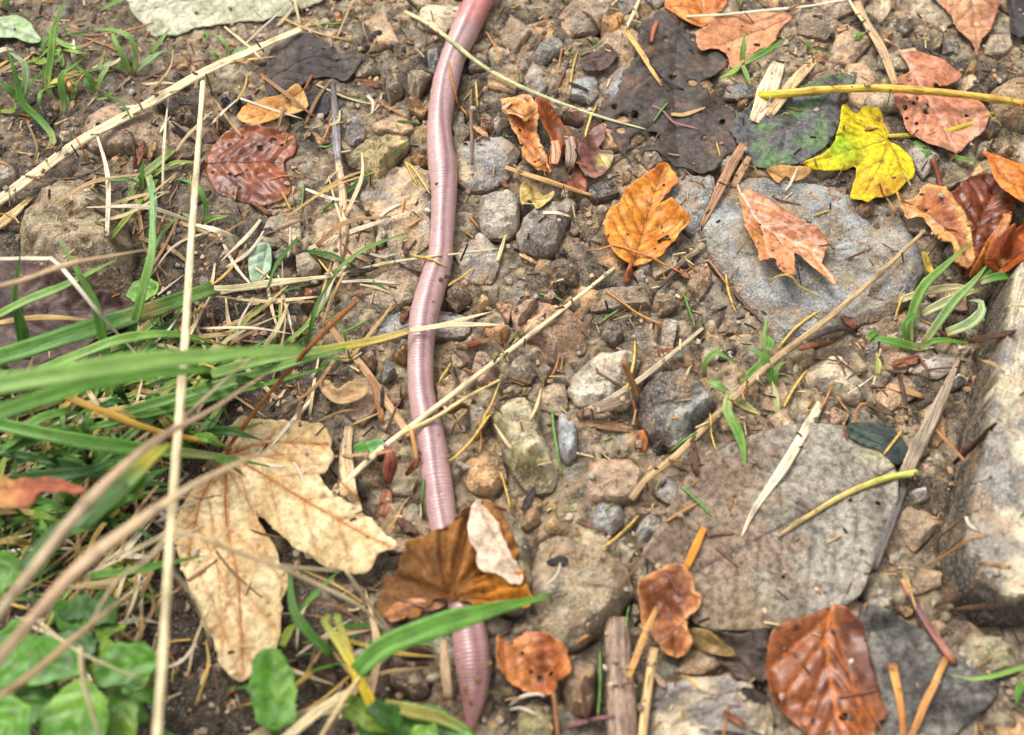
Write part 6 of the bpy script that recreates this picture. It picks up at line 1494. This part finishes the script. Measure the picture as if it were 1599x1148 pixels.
broad('glossy bright green low plant with rounded leaves at the edge of the grass', [
    ([(150, 1040), (165, 1015), (195, 1003), (225, 1006), (245, 1020), (242, 1045), (222, 1055), (205, 1062), (180, 1075), (155, 1072)], 38, LG, LD, [(240, 1030), (200, 1040), (158, 1058)], {}),
    ([(388, 1080), (394, 1035), (415, 1011), (442, 1015), (460, 1050), (466, 1090), (460, 1128), (425, 1135), (395, 1122)], 30, LG, LL, [(425, 1132), (420, 1080), (425, 1014)], {}),
    ([(-30, 1010), (30, 985), (80, 995), (110, 1005), (130, 1040), (100, 1060), (60, 1072), (10, 1070), (-30, 1060)], 34, LG, LD, [(130, 1040), (60, 1035), (-25, 1030)], {}),
    ([(60, 1130), (90, 1085), (130, 1060), (160, 1080), (165, 1120), (150, 1170), (90, 1185), (60, 1160)], 40, LG, LL, [(150, 1070), (120, 1110), (90, 1180)], {}),
    ([(-30, 1100), (20, 1085), (45, 1110), (40, 1160), (10, 1190), (-30, 1180)], 44, LL, LG, [(40, 1100), (-20, 1160)], {}),
    ([(165, 1090), (195, 1080), (218, 1100), (215, 1140), (190, 1170), (165, 1160)], 32, S(116, 150, 50), LG, [(195, 1082), (180, 1160)], {}),
    ([(20, 1090), (60, 1075), (85, 1085), (70, 1110), (40, 1130)], 28, LD, LG, [(80, 1085), (30, 1125)], {}),
    ([(90, 1000), (125, 978), (150, 992), (148, 1020), (120, 1035), (95, 1025)], 24, LD, LG, [(148, 1000), (95, 1020)], {}),
    ([(560, 1120), (600, 1095), (650, 1098), (700, 1118), (740, 1150), (720, 1190), (600, 1190), (562, 1160)], 16, LG, LD, [(570, 1110), (640, 1130), (710, 1175)], {}),
    ([(-30, 880), (10, 860), (30, 880), (28, 905), (0, 925), (-30, 920)], 40, LG, LL, [(28, 880), (-25, 905)], {}),
    ([(120, 930), (150, 945), (145, 965), (110, 972), (95, 950)], 18, LD, LG, [(148, 950), (98, 955)], {}),
    ([(195, 975), (170, 1000), (150, 1010), (148, 990), (165, 975)], 22, S(140, 156, 50), LG, [(195, 976), (152, 1005)], {}),
  ] + [low_leaf(i) for i in range(20)], (120, 1080), stems=[([(245, 1020), (235, 1060), (215, 1090)], 7, [38, 26, 10], S(150, 160, 80)), ([(425, 1130), (430, 1170), (440, 1200)], 10, [30, 20, 8], LG), ([(60, 1030), (100, 1090), (130, 1130)], 9, [34, 24, 8], LG)])
broad('red and orange lobed leaf at the end of its stalk in the dark grass', [
    ([(-40, 742), (0, 742), (40, 748), (75, 745), (105, 752), (132, 758), (128, 768), (95, 764), (60, 768), (50, 785), (20, 795), (-5, 792), (-40, 790)], 62, S(160, 92, 68), S(186, 136, 84), [(-40, 765), (50, 758), (128, 762)], {'mat': 'leaf_dry', 'jag': .6, 'nside': 5})], (10, 800), 'red_leaf_plant', stems=[([(-40, 765), (-60, 800), (-70, 840)], 8, [62, 40, 10], S(170, 80, 60))])
broad('tiny green weed with two round leaves beside the catkin', [
    ([(550, 700), (562, 690), (575, 694), (572, 708), (558, 714)], 5, LG, LD, [(575, 702), (552, 706)], {'nside': 2}),
    ([(572, 690), (585, 684), (597, 690), (594, 706), (580, 708)], 7, S(130, 180, 120), LG, [(574, 702), (595, 692)], {'nside': 2})], (575, 706), 'small_weed', stems=[([(575, 702), (582, 716), (586, 726)], 4, [6, 4, 2], LG)])
broad('dewy round-leaved weed among the grass blades', [
    ([(196, 455), (206, 440), (224, 434), (243, 440), (240, 456), (222, 468), (204, 466)], 14, LG, LL, [(240, 446), (200, 458)], {'nside': 2}),
    ([(240, 510), (262, 504), (280, 510), (278, 524), (256, 530), (240, 524)], 10, LG, LD, [(278, 515), (244, 520)], {'nside': 2}),
    ([(228, 530), (244, 528), (250, 544), (240, 552), (228, 546)], 8, LG, LD, [(246, 532), (232, 548)], {'nside': 2})], (245, 520), 'small_weed', stems=[([(240, 446), (250, 490), (246, 525)], 5, [14, 8, 2], LG)])
print('plants', time.time() - T_START)

# ------------------------------------------------------------------ scattered litter, grit and pebbles
VIEW = lambda: (random.uniform(-60, PW + 60), random.uniform(-40, PH + 50))
def occ_at(p):
    a = int((p[0] - gx[0]) / STEP); b = int((p[1] - gy[0]) / STEP)
    return OCC[b, a] if 0 <= a < NX and 0 <= b < NY else 0
# pebble meshes shared by many pebbles
PEB = []
for i in range(14):
    rs = np.random.default_rng(3000 + i); N = 18
    th = np.linspace(0, 2 * np.pi, N, endpoint=False)
    k = rs.integers(4, 7); ang_ = np.sort(rs.uniform(0, 2 * np.pi, k)); off = rs.uniform(.75, 1.05, k)
    r = np.min([o_ / np.maximum(np.cos(th - a_), 0.25) for a_, o_ in zip(ang_, off)] + [np.full(N, 1.3)], axis=0)
    tq = np.sort(rs.uniform(-.3, .3, k) + np.arange(k) * 6.283 / k); ed = np.stack([np.cos(tq), np.sin(tq)], -1) * rs.uniform(.9, 1.2, k)[:, None]
    r = radial(ed, np.zeros(2), N)
    V, F = stone_mesh(r, 0, 0, 0, 1.0, N, 8, 6, 50 + i, facets=2, rough=0.07, sink=0.3, edges=ed)
    me = bpy.data.meshes.new('pebble'); me.from_pydata(V.tolist(), [], F); me.polygons.foreach_set('use_smooth', np.ones(len(me.polygons), bool)); me.materials.append(M['pebble']); me.set_sharp_from_angle(angle=math.radians(24))
    PEB.append(me)
PCOL = [(S(190, 154, 112), 'orange-tan'), (S(178, 162, 140), 'grey-tan'), (S(154, 150, 144), 'grey'), (S(204, 188, 160), 'pale cream'), (S(134, 108, 86), 'dark brown'), (S(188, 158, 134), 'pinkish'), (S(92, 86, 82), 'blackish')]
n = 0; tries = 0
while n < 100 and tries < 9000:
    tries += 1
    x, y = VIEW()
    if x < 330 and y > 620 and random.random() < 0.8: continue
    p = proj_surface(x, y, H)
    if occ_at(p): continue
    r = random.choice([.0014, .0018, .0022, .0028, .0034, .0042]) * random.uniform(.85, 1.15)
    if any(occ_at((p[0] + r * math.cos(a_), p[1] + r * math.sin(a_))) == 3 for a_ in (0, 1.57, 3.14, 4.71)): continue
    ci = random.choices(range(7), [5, 5, 4, 2, 4, 4, 2])[0]; c, cn = PCOL[ci]
    o = bpy.data.objects.new('pebble', random.choice(PEB)); COL.objects.link(o)
    hz = r * random.uniform(.8, 1.3)
    o.location = (p[0], p[1], float(hat(p[0], p[1], H)) - hz * .22); o.rotation_euler = (random.uniform(-.25, .25), random.uniform(-.25, .25), random.uniform(0, 6.28))
    o.scale = (r, r * random.uniform(.65, 1), hz)
    c = c * random.uniform(.9, 1.25); o.color = (c[0], c[1], c[2], 1)
    tag(o, 'small %s pebble bedded in the wet soil' % cn, 'pebble', 'small %s pebbles' % cn)
    a_ = np.linspace(0, 6.28, 12); q = np.concatenate([[k_] * 12 for k_ in (.2, .5, .8)])
    A_ = np.tile(a_, 3); splat(np.column_stack([p[0] + q * r * np.cos(A_), p[1] + q * r * .8 * np.sin(A_), o.location.z + hz * .7 * (1 - q * q * .6)]), 1, 0)
    n += 1
# grit: loose grains nobody could count
ico_v = np.array([(0, 0, 1), (.894, 0, .447), (.276, .851, .447), (-.724, .526, .447), (-.724, -.526, .447), (.276, -.851, .447), (.724, .526, -.447), (-.276, .851, -.447), (-.894, 0, -.447), (-.276, -.851, -.447), (.724, -.526, -.447), (0, 0, -1)])
ico_f = [(0, 1, 2), (0, 2, 3), (0, 3, 4), (0, 4, 5), (0, 5, 1), (1, 6, 2), (2, 7, 3), (3, 8, 4), (4, 9, 5), (5, 10, 1), (6, 7, 2), (7, 8, 3), (8, 9, 4), (9, 10, 5), (10, 6, 1), (11, 7, 6), (11, 8, 7), (11, 9, 8), (11, 10, 9), (11, 6, 10)]
def grit(count, rmin, rmax, pw, seed, margin, on_leaf=0.08):
    rs = np.random.default_rng(seed)
    VV, FF, CC = [], [], []; m = 0
    xs = rs.uniform(gx[0] + .01, gx[-1] - .01, count); ys = rs.uniform(gy[0] + .01, gy[-1] - .01, count)
    for x, y in zip(xs, ys):
        oc = occ_at((x, y))
        if oc == 3 or (oc == 2 and rs.random() > on_leaf) or (oc == 1 and rs.random() > .12): continue
        r = rmin + (rmax - rmin) * rs.random() ** pw
        v = ico_v * (1 + rs.uniform(-.28, .28, (12, 1))) * r * np.array([1, rs.uniform(.6, 1), rs.uniform(.5, .9)])
        a = rs.uniform(0, 6.28); v = np.column_stack([v[:, 0] * math.cos(a) - v[:, 1] * math.sin(a), v[:, 0] * math.sin(a) + v[:, 1] * math.cos(a), v[:, 2]])
        VV.append(v + [x, y, float(hat(x, y)) + r * .2]); FF += [(i + m, j + m, k_ + m) for i, j, k_ in ico_f]; m += 12
        CC.append(np.broadcast_to(PCOL[rs.choice(7, p=[.25, .2, .12, .08, .17, .12, .06])][0] * rs.uniform(.75, 1.2), (12, 3)))
    o = mk('gravel', np.vstack(VV), FF, M['stone'], np.vstack(CC), origin=(0, 0, 0), smooth=False)
    tag(o, 'loose tan and grey grit strewn over the wet soil', 'gravel', kind='stuff')
grit(11000, .0004, .0018, 2.0, 77, 0)
print('grit', time.time() - T_START)
# fine plant litter pressed into the soil: too small to pick apart
def litter(count, seed):
    rs = np.random.default_rng(seed); VV, FF, CC = [], [], []; m = 0
    pal = [S(70, 52, 42), S(104, 76, 56), S(150, 116, 80), S(196, 164, 112), S(124, 78, 54), S(52, 44, 42), S(214, 192, 146), S(170, 120, 60), S(110, 130, 60)]
    while m < count * 8:
        x = rs.uniform(gx[0] + .02, gx[-1] - .02); y = rs.uniform(gy[0] + .02, gy[-1] - .02)
        oc = occ_at((x, y))
        if oc == 3 or (oc == 2 and rs.random() > .1) or (oc == 1 and rs.random() > .3): continue
        if vn(np.array([x / .035]), np.array([y / .035]), 9)[0] < rs.uniform(-1.1, .6): continue
        L_ = rs.uniform(.0012, .006); w = rs.uniform(.0003, .0009); h_ = w * rs.uniform(.4, .9); a = rs.uniform(0, 6.28); c, s = math.cos(a), math.sin(a)
        z0 = float(hat(x - c * L_ / 2, y - s * L_ / 2)); z1 = float(hat(x + c * L_ / 2, y + s * L_ / 2)); zm = float(hat(x, y)); up = max(0, zm - (z0 + z1) / 2)
        for t_, zz in ((-.5, z0), (.5, z1)):
            for u, v_ in ((-.5, 0), (.5, 0), (.35, 1), (-.35, 1)):
                VV.append((x + c * L_ * t_ - s * w * u, y + s * L_ * t_ + c * w * u, zz + up + v_ * h_))
        for f in ((0, 1, 5, 4), (1, 2, 6, 5), (2, 3, 7, 6), (3, 0, 4, 7), (0, 3, 2, 1), (4, 5, 6, 7)): FF.append(tuple(i + m for i in f))
        CC.append(np.broadcast_to(pal[int(rs.integers(0, 9))] * rs.uniform(.75, 1.2), (8, 3))); m += 8
    o = mk('litter', np.array(VV), FF, M['leaf_dry'], np.vstack(CC), origin=(0, 0, 0), smooth=False)
    tag(o, 'fine brown plant litter pressed into the wet soil', 'litter', kind='stuff')
litter(5200, 88)
# crumbs of soil stuck to the worm
for (x, y, s_, c) in [(688, 436, .0012, S(110, 70, 52)), (697, 431, .0011, S(96, 60, 46)), (745, 1060, .0013, S(196, 140, 84)), (727, 1076, .0010, S(186, 136, 88)), (764, 1036, .0014, S(190, 150, 96)), (700, 712, .0008, S(190, 150, 110)), (683, 678, .0008, S(206, 180, 140)), (655, 706, .0008, S(90, 62, 52)), (676, 470, .0007, S(206, 180, 140)), (682, 286, .0009, S(140, 100, 80)), (735, 1098, .0008, S(150, 100, 70))]:
    p = proj_surface(x, y); o = bpy.data.objects.new('soil_crumb', PEB[int(x) % 14]); COL.objects.link(o)
    o.location = (p[0], p[1], p[2] - s_ * .3); o.scale = (s_, s_ * .8, s_ * .7); o.rotation_euler = (.2, .1, x); o.color = (c[0], c[1], c[2], 1)
    tag(o, 'tiny crumb of soil stuck to the skin of the worm', 'soil crumb', 'soil crumbs on the worm')
# fallen needles
for k in range(130):
    x, y = VIEW(); p = proj_surface(x, y)
    if occ_at(p) == 3 or (occ_at(p) == 2 and random.random() < .7): continue
    L_ = random.uniform(.007, .017); a = random.uniform(0, 6.28)
    p1 = p + np.array([math.cos(a), math.sin(a), 0]) * L_
    if occ_at(p1) == 3 or occ_at((p + p1) / 2) == 3: continue
    needle_obj(p, p1, random.choices('ygor', [3, .8, 4, 6])[0], random.uniform(.0006, .001), random.uniform(-.05, .05))
# flakes of bark and rotten wood
def flake(p, L_, w, th, c, lab, grp, a):
    n = 6; t = np.linspace(-.5, .5, n); pts = np.column_stack([p[0] + t * L_ * math.cos(a), p[1] + t * L_ * math.sin(a), np.zeros(n)])
    z = hat(pts[:, 0], pts[:, 1]); pts[:, 2] = np.interp(t, [-.5, .5], [z[0], z[-1]]); pts[:, 2] += max(0, float((z - pts[:, 2]).max())) * .7 + th * .4
    wid = w * np.array([.4, .9, 1, .95, .8, .3]) * RNG.uniform(.85, 1.15, n)
    V, F, U, k = sweep(pts, wid, np.full(n, th), 'flat')
    V += RNG.normal(0, w * .07, V.shape)
    o = mk('bark_flake', V, F, M['flake'], None, U, origin=p); o.color = (c[0], c[1], c[2], 1)
    tag(o, lab, 'bark', grp); splat(V, 0, 0)
for k in range(150):
    x, y = VIEW()
    if k < 60: x, y = random.uniform(-20, 640), random.uniform(0, 640)
    p = proj_surface(x, y)
    if occ_at(p) in (2, 3): continue
    cn, c = random.choice([('dark brown', S(92, 66, 50)), ('blackish', S(60, 50, 46)), ('reddish-brown', S(134, 84, 60)), ('grey-brown', S(140, 114, 94)), ('tan', S(190, 150, 108))])
    flake(p, random.uniform(.004, .013), random.uniform(.0012, .0036), random.uniform(.0005, .0011), c * random.uniform(.8, 1.15), 'small %s flake of bark on the soil' % cn, '%s bark flakes' % cn, random.uniform(0, 6.28))
# dry grass bits, mostly under and beside the grass
for k in range(210):
    if k < 95: x, y = random.uniform(-40, 560), random.uniform(430, 1148)
    elif k < 150: x, y = random.uniform(200, 600), random.uniform(-20, 480)
    else: x, y = VIEW()
    p = proj_surface(x, y)
    if occ_at(p) == 3 or (occ_at(p) == 2 and random.random() < .8): continue
    a = random.gauss(0.5, .9); ln_ = random.uniform(25, 120) if x < 560 else random.uniform(18, 55)
    x1, y1 = x + ln_ * math.cos(a), y - ln_ * math.sin(a)
    q = proj_surface(x1, y1)
    if occ_at(q) == 3 or occ_at((p + q) / 2) == 3: continue
    cn, c = random.choice([('pale', S(216, 192, 146)), ('tan', S(192, 156, 106)), ('brown', S(150, 112, 76)), ('bone-white', S(226, 212, 184))])
    strip('straw_bit', [(x, y), ((x + x1) / 2 + random.uniform(-7, 7), (y + y1) / 2 + random.uniform(-7, 7)), (x1, y1)], random.uniform(3, 7), 'straw', c * random.uniform(.8, 1.1), 'short %s bit of dry grass in the litter' % cn, 'dry grass', '%s dry grass bits' % cn, ratio=.35, section='flat', hull=random.random() < .6, taper=(.8, .4), n=10)
# tangle of fine dry and green blades between the clumps
TANGLE = [('tangled fine dry grass between the clump and the maple leaf', 170, 690, 150, 60, 26, .75), ('tangled dry grass in front of the purple-brown leaf', 330, 560, 170, 60, 24, .7), ('tangled dry grass beside the mossy boulder', 250, 330, 70, 70, 7, .6),
          ('dead grass mat under the maple leaf lobes', 250, 930, 140, 110, 26, .85), ('dead grass mat beside the worm tail', 540, 1010, 90, 100, 18, .8), ('green and yellow grass mat at the root of the long blades', 60, 780, 130, 110, 26, .35), ('sparse dry grass by the mint-green scrap', 420, 380, 120, 90, 16, .8), ('fine grass mat among the sprouts', 90, 100, 120, 70, 14, .5), ('green and straw-coloured grass under the long arching blades', 150, 610, 150, 45, 18, .35), ('matted grass in the dark gap beside the low green plant', 110, 900, 130, 70, 20, .6)]
for lab, cx, cy, sx, sy, cnt, dry in TANGLE:
    t = tuft(lab, (cx, cy))
    for j in range(int(cnt * (3.2 if cx < 300 else 2.2))):
        x0, y0 = random.gauss(cx, sx * .55), random.gauss(cy, sy * .55)
        if abs(np.interp(y0, [0, 200, 500, 800, 1100], [745, 686, 661, 690, 740]) - x0) < 110: continue
        a = random.gauss(.55, .6) + (math.pi if random.random() < .3 else 0); ln_ = random.uniform(60, 190) if cy > 200 else random.uniform(30, 80)
        x1, y1 = x0 + ln_ * math.cos(a), y0 - ln_ * math.sin(a)
        isd = random.random() < dry
        c = random.choice([S(214, 190, 146), S(190, 156, 110), S(160, 124, 86), S(224, 208, 176), S(206, 170, 90)] if isd else [G1, G2, G3, S(150, 170, 70)]) * random.uniform(.8, 1.08)
        if any(occ_at(proj_surface(x0 + (x1 - x0) * f_, y0 + (y1 - y0) * f_)) in (2, 3) for f_ in (0, .25, .5, .75, 1)) and (random.random() < .7 or cx > 200): continue
        g0 = float(hat(*proj_surface(x0, y0)[:2])) * 1000; g1 = float(hat(*proj_surface(x1, y1)[:2])) * 1000
        hm = random.uniform(1, 9)
        gb(t, [(x0, y0), ((x0 + x1) / 2 + random.uniform(-14, 14), (y0 + y1) / 2 + random.uniform(-14, 14)), (x1, y1)], random.uniform(3.5, 9), [g0 + .5, max(g0, g1) + hm, g1 + random.uniform(.5, 4)], c, mat='straw' if isd else 'grass', sec='flat' if isd else 'blade', ratio=.2, taper=(.8, .25))
# low green growth in the grass clump, and moss
for k in range(9):
    tx, ty = [(40, 700), (120, 720), (-10, 800), (230, 650), (60, 850), (300, 700), (10, 620), (330, 600), (180, 800)][k]
    t = tuft('short dense green blades at the root of the grass clump', (tx, ty), 'grass_tuft', 'low tufts at the root of the grass clump')
    b = np.array(t['_o'])
    for j in range(9):
        a = random.uniform(-.6, 3.6); ln_ = random.uniform(50, 130)
        x0, y0 = tx + random.uniform(-30, 30), ty + random.uniform(-20, 20)
        x1, y1 = x0 + ln_ * math.cos(a), y0 - ln_ * math.sin(a) * .6
        c = random.choice([G1, G3, G3, S(64, 104, 44), S(120, 150, 60), S(186, 160, 96)]) * random.uniform(.8, 1.05)
        zt = random.uniform(14, 40)
        gb(t, [(x0, y0), ((x0 + x1) / 2, (y0 + y1) / 2 - 12), (x1, y1)], random.uniform(9, 17), [2, zt, zt * random.uniform(.6, 1)], c)
finish_ground()
